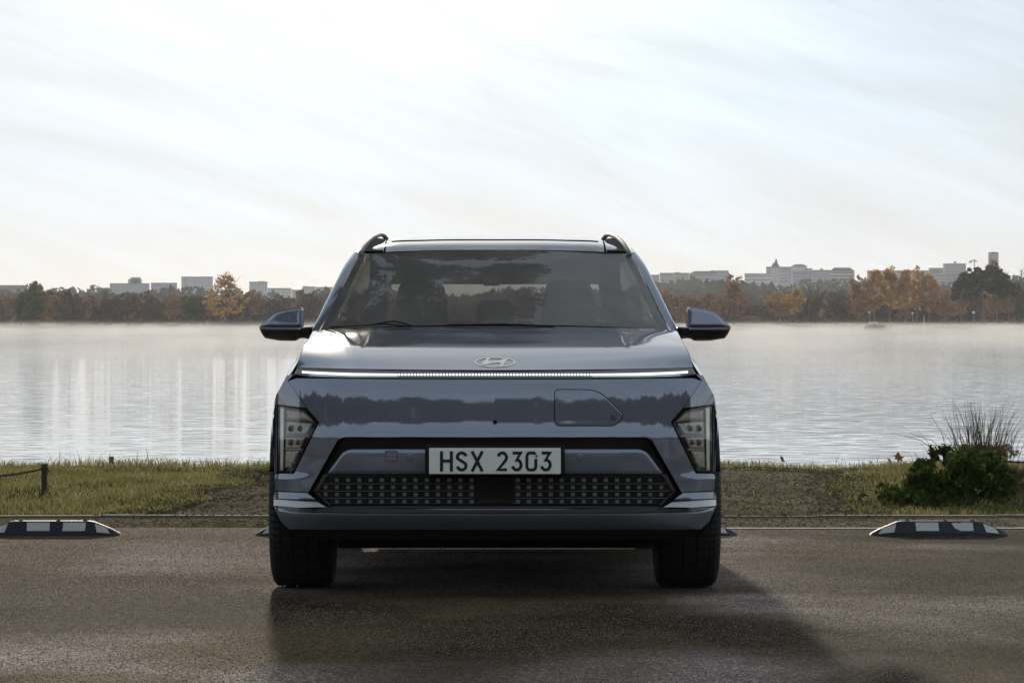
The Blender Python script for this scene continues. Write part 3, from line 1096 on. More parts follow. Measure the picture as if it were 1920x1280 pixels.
# ------------------------------------------------------------------ the car
car = empty('car', (0, 16.4, 0), 'slate blue compact electric crossover parked facing the camera', 'car')
pl_x = [0, .15, .3, .5, .65, .78, .87, .93, .97, 1.0, 1.03]
pl_y = [0, .004, .014, .038, .072, .125, .190, .258, .325, .405, .52]
plan_f = interp(pl_x, pl_y)
prof_f = interp([640, 690, 709, 722, 735, 745, 757, 775, 790, 800, 811, 820, 850, 890, 920, 936, 950, 963, 992, 1010], [.085, .044, .032, .0254, .0205, .0181, .0165, .0151, .0138, .0118, .0078, .0035, .004, .014, .020, .021, .018, .014, .020, .030])
NOSE = 14.14


def D(px, py, off=0.0):
    return NOSE + plan_f(np.abs(np.asarray(px, float) - CX) / 414.0) + prof_f(py) + off


def Doff(o):
    return lambda px, py: D(px, py, o)


def PD(px, py, off=0.0):
    return P(px, py, float(D(px, py, off)))


# dark shell behind every gap
shell = [(556, 690), (1300, 690), (1334, 745), (1338, 930), (1318, 1000), (538, 1000), (518, 930), (522, 745)]
panel('front_bulkhead', shell, Doff(.055), M['under'], car, spacing=14)
EL = lambda pts: pts
# --- headlight outlines (left in the picture); the right one is its mirror
HL = [(521.5, 760), (573, 766.5), (596, 791), (549.5, 885), (521.5, 884.5)]
TRAP = [(644, 821), (1212, 821), (1222, 826), (1277, 924), (1243, 952), (613, 952), (579, 924), (634, 826)]
LID = round_poly([(1039, 729), (1122, 729.5), (1171, 777), (1156, 799), (1039, 799)], [10, 22, 8, 12, 12], 6)
fascia = ([(557, 709), (600, 709.5), (740, 711), (928, 711.5)] + [(2 * CX - x_, y_) for x_, y_ in [(740, 711), (600, 709.5), (557, 709)]]
          + [(1315, 714)] + [(2 * CX - x_, y_) for x_, y_ in [(576.5, 766), (598.5, 791), (551.5, 887.5), (521, 887.5)]] + [(1340.5, 888.5), (1341, 919.5), (1281, 921.5), (1278.5, 923)]
          + [(1223, 825), (1212, 819.5), (644, 819.5), (633, 825)]
          + [(577.5, 923), (575, 921.5), (515, 919.5), (515.5, 888.5), (521, 887.5), (551.5, 887.5), (598.5, 791), (576.5, 766), (541, 714)])
# stop the wrap in time: a soft horizontal ledge under each headlight
def D_fascia(px, py):
    d = D(px, py)
    side = smooth(0.80, 0.93, np.abs(np.asarray(px) - CX) / 414.0)
    return d - side * 0.020 * smooth(884, 896, py)


panel('front_bumper', fascia, D_fascia, M['paint'], car, holes=[LID], thick=.014)
panel('charging_port_lid', inset_poly(LID, 1.5), Doff(.001), M['paint'], car, bevel=(2.0, .0015))
# small mark on the lid: a tiny plug outline of three strokes
mb = MB()
for py_ in (779.5, 783, 786.5):
    a, b_ = PD(1145, py_, -.0006), PD(1153.5, py_, -.0006)
    mb.tube([a, b_], .0012, 5)
mb.build('charge_symbol', M['black_trim'], car)
# front camera / badge dot
mb = MB()
c_ = PD(928, 791, 0)
mb.tube([(c_[0], c_[1] + .01, c_[2]), (c_[0], c_[1] - .006, c_[2])], [.010, .008], 12)
mb.build('front_camera', M['black_gloss'], car)

# --- fender corners in front (between bumper shut line, headlight and the side)
for s in (1, -1):
    mir = (lambda p_: p_) if s == 1 else mirror_poly
    fen = [(549, 702), (541, 709), (538.5, 714), (574, 766), (571, 764), (521, 757.5), (519, 760), (519, 886), (514.5, 886), (513.0, 830), (514, 752), (517, 741), (528, 722), (536, 706)]
    panel('fender_front', mir([(551, 701), (539.5, 713), (574, 764.5), (521, 758), (519.3, 760), (519.3, 885.5), (514.6, 886), (513.2, 850), (513.4, 790), (514.5, 752), (518, 740), (528, 722), (538, 704)]), D, M['paint'], car, thick=.02)
    # headlight
    hl = round_poly(mir(HL), 5, 4)
    lamp = panel('headlight', hl, Doff(.050), M['lamp_housing'], car, thick=.03, spacing=8)
    rim_in = inset_poly(hl, 2.2)
    panel('bezel', hl, Doff(.0015), M['black_gloss'], lamp, holes=[rim_in], thick=.045, spacing=8)
    panel('lens', inset_poly(hl, 1.6), Doff(.0035), M['lens'], lamp, thick=.001, spacing=8)
    panel('light_guide', mir([(525, 764), (533, 765), (530.5, 881), (524.5, 881)]), Doff(.007), M['guide'], lamp, bevel=(2.5, .006), thick=.02)
    panel('reflector', mir([(536, 768), (571, 771), (588, 790), (537, 786)]), Doff(.020), M['lens_dark'], lamp, bevel=(4, .012))
    panel('reflector', mir([(537, 790), (586, 794), (575, 815), (536, 815)]), Doff(.018), M['lens_dark'], lamp, bevel=(4, .010))
    panel('reflector', mir([(536, 819), (573, 819), (563, 841), (535, 841)]), Doff(.019), M['lens_dark'], lamp, bevel=(4, .010))
    panel('reflector', mir([(535, 845), (561, 845), (547, 876), (534, 876)]), Doff(.020), M['lens_dark'], lamp, bevel=(4, .010))
    for k, (x0, y0, r0) in enumerate(((547, 803, 7), (563, 803, 6), (546, 829, 6), (559, 829, 5))):
        c_ = PD(x0 if s == 1 else 2 * CX - x0, y0, .015)
        pb = MB()
        th = np.linspace(0, math.pi / 2, 5)
        rr = r0 / 470.0
        pb.tube([(c_[0], c_[1] - math.sin(q_) * rr * .7, c_[2]) for q_ in th], [max(.0008, math.cos(q_) * rr) for q_ in th], 14)
        pb.build('projector', M['lamp_housing'], lamp, True)
    mb = MB()
    for y0 in (816.5, 842.5, 866):
        xa, xb = 535, 596 - (y0 - 791) * .495 - 5
        if s == -1:
            xa, xb = 2 * CX - xa, 2 * CX - xb
        mb.tube([PD(xa, y0, .013), PD((xa + xb) / 2, y0, .013), PD(xb, y0, .013)], .0022, 5)
    mb.build('divider', M['lens_dark'], lamp)
    # bright ledge, satin trim and bumper corner below
    def D_ledge(px, py):
        return D(px, 920) - .020 - .010 * np.clip((np.asarray(py) - 920) / 15.0, 0, 1)
    panel('bumper_ledge', mir([(514.6, 921.5), (575, 923.5), (592, 936.5), (513.2, 934)]), D_ledge, M['paint'], car)
    panel('bumper_trim', mir([(513.2, 935.8), (592, 938.6), (611, 950), (560, 951), (513.2, 947.5)]), lambda px, py: D(px, 936) - .014 - .0016 * (np.asarray(py) - 936), M['satin'], car)

# --- grille area
gs = panel('grille_surround', round_poly(TRAP, 5, 3), Doff(.030), M['black_gloss'], car, thick=.03)
# sloping return between bumper face and grille surround
INNER = [(655, 842), (1201, 842), (1214, 848), (1243, 887.5), (613, 887.5), (642, 848)]
panel('grille_upper_panel', round_poly(INNER, [8, 8, 6, 3, 3, 6]), Doff(.004), M['paint'], car, bevel=(6, .010), thick=.02)
gr = panel('grille', [(612, 890), (1244, 890), (1262, 918), (1232, 948), (624, 948), (594, 918)], Doff(.020), M['black_trim'], car, thick=.02, bevel=(4, .004))
# grille tiles: one shared mesh
tme = None
for side in (-1, 1):
    for ci in range(14):
        px_ = (928 - 43.5 - 21.0 * ci) if side < 0 else (928 + 43.0 + 20.6 * ci)
        for ri, py_ in enumerate((899.5, 913, 926.5, 940)):
            if ci == 13 and ri in (0, 3):
                continue
            if tme is None:
                tb = MB()
                a_, b_, h_ = .0085, .0070, .006
                tb.add([(-a_, .003, -b_), (a_, .003, -b_), (a_, .003, b_), (-a_, .003, b_), (-a_ * .86, -h_, -b_ * .84), (a_ * .86, -h_, -b_ * .84), (a_ * .86, -h_, b_ * .84), (-a_ * .86, -h_, b_ * .84)],
                       [(4, 5, 6, 7), (0, 1, 5, 4), (1, 2, 6, 5), (2, 3, 7, 6), (3, 0, 4, 7)])
                tme = mesh_np('grille_tile', tb.v, tb.f)
                tme.materials.append(M['tile'])
            o = bpy.data.objects.new('grille_tile', tme)
            col.objects.link(o)
            o.parent = gr
            o.location = Vector(PD(px_, py_, .020)) - car.location
            sl_ = math.atan2(float(D(px_ + 5, py_) - D(px_ - 5, py_)), 10 / 480.0)
            o.rotation_euler = (0, 0, sl_)
for py_ in (906.5, 920, 933.5):
    mb = MB()
    for x0, x1 in ((600 + abs(py_ - 918) * .4, 890), (966, 1256 - abs(py_ - 918) * .4)):
        mb.tube([PD(x_, py_, .0155) for x_ in np.linspace(x0, x1, 14)], .0011, 5)
    mb.build('grille_bar', M['tile'], gr)
panel('radar_panel', round_poly([(893, 893), (965, 893), (965, 946), (893, 946)], 3), Doff(.014), M['black_gloss'], car, bevel=(2, .003))
for s in (1, -1):
    mir = (lambda p_: p_) if s == 1 else mirror_poly
    panel('air_intake_trim', mir([(606, 889), (616, 889), (597, 921), (588, 921)]), Doff(.016), M['lamp_housing'], car, bevel=(2.5, .008))
    panel('air_intake_trim', mir([(588, 923), (597, 923), (624, 948), (612, 949)]), Doff(.018), M['black_gloss'], car, bevel=(2.5, .006))
mb = MB()
mb.tube([PD(x_, 954.5 - 3.5 * ((x_ - 928) / 330)**4, .016) for x_ in np.linspace(598, 1258, 40)], .0016, 6)
mb.build('grille_strip', M['satin'], car)
# parking sensors and tow cover
for px_ in (769, 1087):
    c_ = PD(px_, 856, .004)
    mb = MB()
    mb.tube([(c_[0], c_[1] + .004, c_[2]), (c_[0], c_[1] - .0015, c_[2]), (c_[0], c_[1] - .003, c_[2])], [.0125, .0125, .010], 18)
    mb.build('parking_sensor', M['paint'], car)
sq = round_poly([(722, 845), (745, 845), (745, 865), (722, 865)], 2)
panel('tow_cover_gap', sq, Doff(.0028), M['under'], car, thick=.002)
panel('tow_cover', inset_poly(sq, .9), Doff(.0016), M['paint'], car, thick=.002)

# --- number plate
pf = panel('plate_frame', round_poly([(797, 834.5), (1059, 834.5), (1059, 892), (797, 892)], 3), lambda px, py: NOSE - .006 + 0 * np.asarray(px), M['black_trim'], car, thick=.022, bevel=(3, .004))
plt = panel('number_plate', round_poly([(804.5, 839.5), (1051.5, 839.5), (1051.5, 888), (804.5, 888)], 2), lambda px, py: NOSE - .0085 + 0 * np.asarray(px), M['plate'], car, thick=.004, bevel=(1.5, .001))
# glyphs as strokes (unit cell: x 0..1, y 0..1, y up)
def arc(cx_, cy_, rx, ry, a0, a1, n_=9):
    return [(cx_ + rx * math.cos(R(a)), cy_ + ry * math.sin(R(a))) for a in np.linspace(a0, a1, n_)]


GL = {
    'H': [[(.08, 0), (.08, 1)], [(.92, 0), (.92, 1)], [(.08, .52), (.92, .52)]],
    'S': [arc(.5, .74, .42, .22, 10, 90, 5) + arc(.5, .74, .42, .22, 90, 205, 7) + [(.62, .47)] + arc(.5, .27, .42, .23, 25, -90, 7) + arc(.5, .27, .42, .23, -90, -170, 5)],
    'X': [[(.04, 0), (.96, 1)], [(.04, 1), (.96, 0)]],
    '2': [arc(.5, .70, .42, .26, 165, 0, 10) + [(.84, .56), (.08, .05), (.95, .05)]],
    '3': [[(.06, .95), (.88, .95), (.46, .57)] + arc(.48, .31, .44, .27, 85, -90, 9) + arc(.48, .31, .44, .27, -90, -165, 5)],
    '0': [[(.90, .64), (.90, .25)] + arc(.66, .25, .24, .21, 0, -90, 4) + arc(.34, .25, .24, .21, -90, -180, 4) + [(.10, .75)] + arc(.34, .75, .24, .21, 180, 90, 4) + arc(.66, .75, .24, .21, 90, 35, 4), [(.90, .72), (.99, .84)]],
}


def stroke(mb_, pts, w, d):
    """flat bevel-joined band along a polyline in the plane of the plate"""
    pts = [np.array(p_, float) for p_ in pts]
    L, Rr = [], []
    for i in range(len(pts)):
        a_ = pts[max(i - 1, 0)]; b_ = pts[min(i + 1, len(pts) - 1)]
        t1 = (pts[i] - a_); t2 = (b_ - pts[i])
        n1 = np.linalg.norm(t1); n2 = np.linalg.norm(t2)
        t1 = t1 / n1 if n1 > 1e-9 else t2 / n2
        t2 = t2 / n2 if n2 > 1e-9 else t1
        m_ = t1 + t2; m_ /= max(np.linalg.norm(m_), 1e-6)
        nn = np.array([-m_[1], m_[0]])
        k_ = 1 / max(.55, abs(nn @ np.array([-t1[1], t1[0]])))
        L.append(pts[i] + nn * w / 2 * k_); Rr.append(pts[i] - nn * w / 2 * k_)
    n_ = len(pts)
    vs = [(p_[0], d, p_[1]) for p_ in L + Rr] + [(p_[0], d + .003, p_[1]) for p_ in L + Rr]
    fs = []
    for i in range(n_ - 1):
        fs.append((i, i + 1, n_ + i + 1, n_ + i))
        fs += [(i, 2 * n_ + i, 2 * n_ + i + 1, i + 1), (n_ + i, n_ + i + 1, 3 * n_ + i + 1, 3 * n_ + i)]
    fs += [(0, n_, 3 * n_, 2 * n_), (n_ - 1, 3 * n_ - 1, 4 * n_ - 1, 2 * n_ - 1)]
    mb_.add(vs, fs)


zoomx, zoomy = 300 / 1477.0, 260 / 1280.0
cells = [('H', 222, 340), ('S', 366, 478), ('X', 508, 622), ('2', 742, 852), ('3', 878, 986), ('0', 1010, 1120), ('3', 1146, 1255)]
for ch, x0, x1 in cells:
    X0, X1 = 780 + x0 * zoomx, 780 + x1 * zoomx
    Yt, Yb = 640 + 1012 * zoomy, 640 + 1198 * zoomy
    Yd = NOSE - .0098
    mb = MB()
    wst = 28 * zoomx
    for si, st in enumerate(GL[ch]):
        pts2 = []
        for u_, v_ in st:
            ins = wst / 2
            hx0, hx1 = X0 + ins, X1 - ins
            if ch in 'HX':
                hx0, hx1 = (X0 + ins * .8, X1 - ins * .8)
            yv = v_
            top_, bot_ = (Yt, Yb) if ch in 'HX' else (Yt + ins, Yb - ins)
            if ch == '0':
                u2 = (u_ - .10) / .80
            elif ch in 'S23':
                u2 = (u_ - .06) / .88
            else:
                u2 = (u_ - .06) / .88
            vv = (v_ - .04) / .92 if ch in 'S023' else v_
            pp = P(hx0 + (hx1 - hx0) * u2, bot_ + (top_ - bot_) * vv, Yd)
            pts2.append((pp[0], pp[2]))
        stroke(mb, pts2, wst / F * Yd * (.55 if (ch == '0' and si == 1) else 1), Yd - .0004 * si)
    mb.build('character', M['ink'], plt)

# --- lower apron
panel('bumper_black_strip', [(520, 950), (928, 956), (1336, 950), (1336, 956), (1300, 963), (928, 965), (556, 963), (520, 956)], Doff(.012), M['black_gloss'], car, thick=.03)
apron = [(513.5, 949), (545, 959.5), (660, 962.5), (928, 963.5), (1196, 962.5), (1311, 959.5), (1342.5, 949), (1330, 977), (1314, 991.5), (1240, 992.5), (616, 992.5), (542, 991.5), (526, 977)]
panel('lower_bumper', apron, lambda px, py: D(px, py, -.010) + .068 * smooth(958, 999, py), M['paint'], car, bevel=(3, .0025), thick=.05)
panel('lip_spoiler', [(548, 993), (1308, 993), (1290, 1009), (1200, 1011), (656, 1011), (566, 1009)], lambda px, py: D(px, py, .03), M['under'], car, thick=.05)

# --- light bar across the nose
bar = [(551, 701), (557, 690), (600, 691.2), (740, 693.5), (928, 694.5)] + [(2 * CX - x_, y_) for x_, y_ in [(740, 693.5), (600, 691.2), (557, 690), (551, 701)]] \
    + [(2 * CX - x_, y_) for x_, y_ in [(580, 706.5), (640, 708.6), (740, 709.6)]] + [(928, 710.2), (740, 709.6), (640, 708.6), (580, 706.5)]
lb = panel('light_bar', bar, Doff(.008), M['bar_housing'], car, bevel=(2.5, .004), thick=.03, spacing=5)
for s in (1, -1):
    mir = (lambda p_: p_) if s == 1 else mirror_poly
    panel('light_strip', mir([(566, 695.2), (600, 697.0), (660, 699.2), (745, 700.4), (745, 704.0), (660, 703.8), (600, 701.6), (566, 699.0)]), Doff(.003), M['led'], lb, thick=.004, spacing=5)
    panel('reflector_band', mir([(580, 701.8), (600, 702.6), (660, 704.6), (745, 705), (745, 707), (660, 706.8), (600, 705.5), (580, 704)]), Doff(.004), M['chrome'], lb, thick=.004, spacing=5)
mb = MB()
for k in range(61):
    px_ = 748.2 + k * 6.0
    p4 = [PD(px_ + dx_, py_, .0035) for dx_, py_ in ((-2, 703.9), (2, 703.9), (2, 700.2), (-2, 700.2))]
    vs = p4 + [(a_, b_ + .004, c_) for a_, b_, c_ in p4]
    mb.add(vs, [(0, 1, 2, 3), (0, 4, 5, 1), (1, 5, 6, 2), (2, 6, 7, 3), (3, 7, 4, 0)])
mb.build('light_segments', M['led'], lb)

# --- hood
def uplan(px): return float(plan_f(abs(px - CX) / 414.0))


cols_px = [928, 800, 690, 616, 580, 554]
cY = [14.185, 14.40, 14.64, 14.95, 15.24, 15.46]
hood_rows = [
    [(928, 693.4), (800, 692.8), (690, 691.6), (618, 690.3), (582, 689.4), (556, 688.8)],
    [(928, 674.0), (800, 673.8), (690, 673.0), (612, 671.8), (584, 671.4), (562, 671.0)],
    [(928, 655.0), (800, 655.0), (690, 654.8), (606, 654.6), (586, 654.7), (568.5, 655.2)],
    [(928, 634.5), (800, 634.8), (690, 636.0), (603, 637.6), (588, 638.2), (577, 639.3)],
    [(928, 618.0), (800, 618.6), (690, 620.8), (602, 624.6), (591, 625.8), (583, 627.4)],
    [(928, 612.0), (800, 612.6), (690, 614.6), (603, 618.6), (594, 619.8), (586.5, 621.0)],
]
hood_sweep = [1.0, .66, .42, .38, .58, .74]
hood_curves = []
for (row, y0, sw) in zip(hood_rows, cY, hood_sweep):
    hood_curves.append([P(px_, py_, y0 + uplan(px_) * sw * 1.15) for px_, py_ in row])
hg = loft_grid(hood_curves, 121, 60)
link('hood', grid_mesh('hood', hg), M['paint'], car)
# closed edge under the hood so that it has thickness
edge_pts = np.vstack([hg[::-1, 0], hg[0, 1:-1], hg[:, -1]])
rimv = np.stack([edge_pts, edge_pts + (0, .015, -.03)], 0)
link('hood_edge', grid_mesh('hood_edge', rimv), M['under'], car)

# emblem: ring and slanted letter bars, lying on the hood nose
def hood_pt(px, py, lift=.004):
    # find the hood point seen at this pixel
    pts = hg.reshape(-1, 3)
    u_ = CX + pts[:, 0] / pts[:, 1] * F
    v_ = CY - (pts[:, 2] - CAMZ) / pts[:, 1] * F
    near = np.argsort((u_ - px)**2 + (4 * (v_ - py))**2)[:6]
    w_ = 1 / (1e-3 + (u_[near] - px)**2 + (4 * (v_[near] - py))**2)
    Yd = (pts[near, 1] * w_).sum() / w_.sum()
    return Vector(P(px, py, Yd - lift))


def emb(zx, zy):
    return 780 + zx * zoomx, 640 + zy * zoomy


mb = MB()
ecx, ecy = emb(728, 190)
for i in range(48):
    pass
ring_o, ring_i = [], []
for a in np.linspace(0, 2 * math.pi, 49)[:-1]:
    ring_o.append((ecx + math.cos(a) * 190 * zoomx, ecy + math.sin(a) * 46 * zoomy))
    ring_i.append((ecx + math.cos(a) * 174 * zoomx, ecy + math.sin(a) * 38 * zoomy))
NY0 = 14.20


def emb_depth(px, py):
    # the badge stands on the sloped nose: tilted plate
    return 14.185 + (693.4 - np.asarray(py, float)) * .0111 - .010


eb = panel('emblem', ring_o, emb_depth, M['emblem'], car, holes=[ring_i], thick=.012, spacing=3)
Hs = [(600, 214), (668, 150), (690, 148), (672, 172), (720, 184), (772, 178), (826, 152), (852, 160), (800, 208), (784, 226), (762, 224), (790, 196), (738, 186 + 10), (672, 196), (648, 208), (622, 216)]
Hs = [(598, 212), (650, 156), (686, 148), (666, 176), (700, 184), (770, 176), (812, 156), (852, 156), (800, 222), (764, 226), (790, 200), (760, 194), (690, 200), (640, 214)]
panel('emblem_letter', [emb(*p_) for p_ in Hs], lambda px, py: emb_depth(px, py) - .001, M['emblem'], eb, thick=.012, spacing=4)

# --- windscreen, pillars, roof
WS_bot = [(928, 609.5, 15.52), (800, 610.2, 15.545), (690, 612.5, 15.62), (640, 614.8, 15.68), (599, 619.0, 15.75)]
WS_m1 = [(928, 571, 15.63), (810, 572, 15.65), (706, 575, 15.715), (660, 578, 15.765), (617.5, 586.7, 15.83)]
WS_m2 = [(928, 520, 15.82), (815, 521, 15.84), (716, 524, 15.90), (678, 527, 15.94), (643.5, 534.6, 15.99)]
WS_top = [(928, 469, 16.06), (820, 470, 16.075), (730, 472.4, 16.12), (700, 474, 16.14), (673.5, 477, 16.17)]
ws_c = np.array([P(*c_[0]) for c_ in (WS_bot, WS_m1, WS_m2, WS_top)])
ws_e = np.array([P(*c_[-1]) for c_ in (WS_bot, WS_m1, WS_m2, WS_top)])
tq = (ws_c[:, 1] - ws_c[0, 1]) / (ws_c[-1, 1] - ws_c[0, 1])
te = (ws_e[:, 1] - ws_e[0, 1]) / (ws_e[-1, 1] - ws_e[0, 1])
tg = np.linspace(0, 1, 41)
qc = np.stack([np.polyval(np.polyfit(tq, ws_c[:, k], 2), tg) for k in range(3)], 1)
qe = np.stack([np.polyval(np.polyfit(te, ws_e[:, k], 2), tg) for k in range(3)], 1)
su = np.linspace(1, -1, 81)
wg = np.zeros((41, 81, 3))
wg[:, :, 0] = su[None, :] * qe[:, :1]
for k in (1, 2):
    wg[:, :, k] = qc[:, k:k + 1] + (qe[:, k:k + 1] - qc[:, k:k + 1]) * np.abs(su[None, :])**2.2
link('windscreen', grid_mesh('windscreen', wg), M['windshield'], car)
# printed black border of the windscreen, just inside the glass
bd = []
n_u, n_v = wg.shape[1], wg.shape[0]
uu, vv = np.meshgrid(np.arange(n_u - 1), np.arange(n_v - 1))
mk = (uu < 2) | (uu >= n_u - 3) | (vv < 2) | (vv >= n_v - 2)
idx = np.arange(n_u * n_v).reshape(n_v, n_u)
q = np.stack([idx[:-1, :-1], idx[:-1, 1:], idx[1:, 1:], idx[1:, :-1]], -1)[mk]
link('windscreen_border', mesh_np('windscreen_border', wg.reshape(-1, 3) + (0, .006, -.004), q, True), M['under'], car)
# cowl under the wipers
cow = loft_grid([[Vector(p_) + Vector((0, -.002, -.022)) for p_ in hood_curves[-1]], [Vector(P(px_, py_, Y_)) + Vector((0, .02, -.02)) for px_, py_, Y_ in
                ((928, 609.5, 15.52), (800, 610.2, 15.545), (690, 612.5, 15.62), (640, 614.8, 15.68), (610, 617.5, 15.73), (599, 619.0, 15.75))]], 61, 4)
link('cowl', grid_mesh('cowl', cow), M['black_trim'], car)
for s in (1, -1):
    ms = lambda p_: (p_[0] * s, p_[1], p_[2])
    inner = [(598, 620, 15.745), (616, 587, 15.825), (642, 535, 15.985), (658, 501, 16.09), (672, 477, 16.165)]
    mid = [(589, 619.5, 15.77), (609, 583, 15.86), (633, 533, 16.03), (651, 498, 16.15), (667, 474, 16.23)]
    outer = [(585, 621, 15.88), (605.5, 577, 16.05), (627, 534.6, 16.22), (647.5, 493, 16.36), (667, 468, 16.48)]
    curves = [[ms(P(*p_)) for p_ in c_] for c_ in (inner, mid, outer)]
    g_ = loft_grid(curves, 30, 10, False)
    link('windscreen_pillar', grid_mesh('windscreen_pillar', g_, flip=(s == -1)), M['paint'], car)
    # side window band and its top frame
    beltY = [15.88, 16.3, 16.9, 17.5, 18.0, 18.25]
    lowc = [(-.752, 15.88, 1.052), (-.758, 16.3, 1.06), (-.76, 16.9, 1.07), (-.757, 17.5, 1.085), (-.73, 18.0, 1.10), (-.68, 18.3, 1.11)]
    topc = [(-.752, 15.885, 1.06), (-.640, 16.45, 1.395), (-.585, 16.9, 1.445), (-.575, 17.5, 1.445), (-.57, 18.0, 1.425), (-.60, 18.3, 1.36)]
    g_ = loft_grid([[(-p_[0] * -s if s == 1 else -p_[0], p_[1], p_[2]) for p_ in c_] for c_ in (lowc, topc)], 40, 8, False)
    link('side_window', grid_mesh('side_window', g_, flip=(s == -1)), M['privacy'], car)

    sw = g_
    for u_, wd in ((13, .045), (27, .045)):
        a_ = sw[:, u_ * 1]; off_ = np.array([-s * .004, 0, 0])
        strip = np.stack([a_ + off_ + (0, -wd, 0), a_ + off_ + (0, wd, 0)], 1)
        link('window_pillar', grid_mesh('window_pillar', strip, flip=(s == -1)), M['black_gloss'], car)

R_rows = [
    [(928, 468.4, 16.062), (800, 469.6, 16.085), (722, 472.4, 16.125), (674.5, 476.0, 16.172)],
    [(928, 458.5, 16.18), (800, 459.6, 16.195), (724, 462.8, 16.23), (678, 469.5, 16.28)],
    [(928, 449.5, 16.46), (800, 450.6, 16.47), (725, 454.2, 16.50), (683, 463.0, 16.54)],
    [(928, 444.6, 17.10), (800, 445.8, 17.10), (727, 449.8, 17.10), (688, 459.0, 17.12)],
    [(928, 443.2, 17.60), (800, 444.4, 17.60), (728, 448.8, 17.60), (691, 459.0, 17.60)],
    [(928, 447.0, 18.15), (800, 448.6, 18.15), (730, 453.0, 18.15), (694, 464.0, 18.15)],
    [(928, 455.0, 18.33), (800, 456.6, 18.33), (732, 461.0, 18.33), (700, 472.0, 18.31)],
]
rg = loft_grid([[P(*p_) for p_ in c_] for c_ in R_rows], 81, 60)
link('roof', grid_mesh('roof', rg), M['roof_black'], car)
link('roof_lining', grid_mesh('roof_lining', rg * (.985, 1, 1) + (0, 0.02, -.035), flip=True), M['lining'], car)
mb = MB()
jr = int(np.argmin(np.abs(rg[:, 40, 1] - 16.46)))
mb.tube([Vector(p_) + Vector((0, 0, .0012)) for p_ in rg[jr, 9:-9]], .0022, 5)
mb.build('roof_seam', M['under'], car)
for s in (1, -1):
    ms = lambda p_: (p_[0] * s, p_[1], p_[2])
    mb = MB()
    mb.tube([Vector(ms(P(*p_))) for p_ in catmull([(720, 473, 16.12), (722, 462.2, 16.22), (724, 453.6, 16.50), (727, 448.8, 17.1)], 12)], .0028, 5)
    mb.build('roof_side_seam', M['under'], car)
    # body coloured cant rail between roof and side glass
    inn = [(673, 477, 16.17), (677, 469.5, 16.38), (682, 462.8, 16.70), (687, 458.6, 17.12), (690, 458.8, 17.6), (693, 464.0, 18.15), (699, 473, 18.31)]
    out_ = [(666, 469.5, 16.46), (672, 464.5, 16.62), (678, 463, 16.80), (681, 463.5, 17.12), (684, 465.5, 17.6), (687, 471.0, 18.15), (692, 482, 18.33)]
    g_ = loft_grid([[ms(P(*p_)) for p_ in inn], [ms(P(*p_)) for p_ in out_]], 40, 6, False)
    link('cant_rail', grid_mesh('cant_rail', g_, flip=(s == 1)), M['paint'], car)
    rr = catmull([P(*p_) for p_ in [(676, 476, 16.15), (685, 460.5, 16.36), (697, 447.5, 16.75), (706, 442.5, 17.2), (713, 440.6, 17.6), (720, 442.6, 17.95), (725.5, 449, 18.15)]], 40)
    mb = MB()
    rad = [.0115] * 40
    mb.tube([Vector(ms(p_)) for p_ in rr], rad, 10, True, .8)
    mb.build('roof_rail', M['rail'], car, True)
    # foot panel of the rail
    ft = [[ms(P(*p_)) for p_ in [(680, 473.5, 16.20), (692, 455, 16.55), (703, 448, 17.0)]], [ms(P(*p_)) for p_ in [(718, 472.5, 16.14), (721, 458, 16.5), (724, 450.5, 17.0)]]]
    link('rail_foot', grid_mesh('rail_foot', loft_grid(ft, 12, 6, False) + (0, -.004, .006), flip=(s == -1)), M['foot'], car)

# --- body sides
SY = [14.53, 14.60, 14.75, 14.95, 15.2, 15.45, 15.65, 15.95, 16.5, 17.0, 17.5, 17.95, 18.2, 18.36, 18.46]
xmax = interp([14.53, 14.65, 14.8, 15.0, 15.6, 16.5, 17.4, 17.9, 18.2, 18.36, 18.46], [.884, .893, .902, .910, .908, .905, .910, .903, .872, .82, .74])
hood_edge = hg[:, -1] * (-1 if hg[0, -1, 0] < 0 else 1)
hy = hg[:, -1][:, 1]; hz = hg[:, -1][:, 2]; hx = np.abs(hg[:, -1][:, 0])


def top_edge(Y):
    if Y < 15.7:
        o_ = np.argsort(hy)
        return float(np.interp(Y, hy[o_], hx[o_])) + .003, float(np.interp(Y, hy[o_], hz[o_])) - .003
    return float(np.interp(Y, [15.7, 16.3, 16.9, 17.5, 18.0, 18.3, 18.46], [.752, .76, .762, .759, .733, .683, .66])), float(np.interp(Y, [15.7, 16.3, 16.9, 17.5, 18.0, 18.3, 18.46], [1.05, 1.06, 1.07, 1.085, 1.10, 1.11, 1.08]))


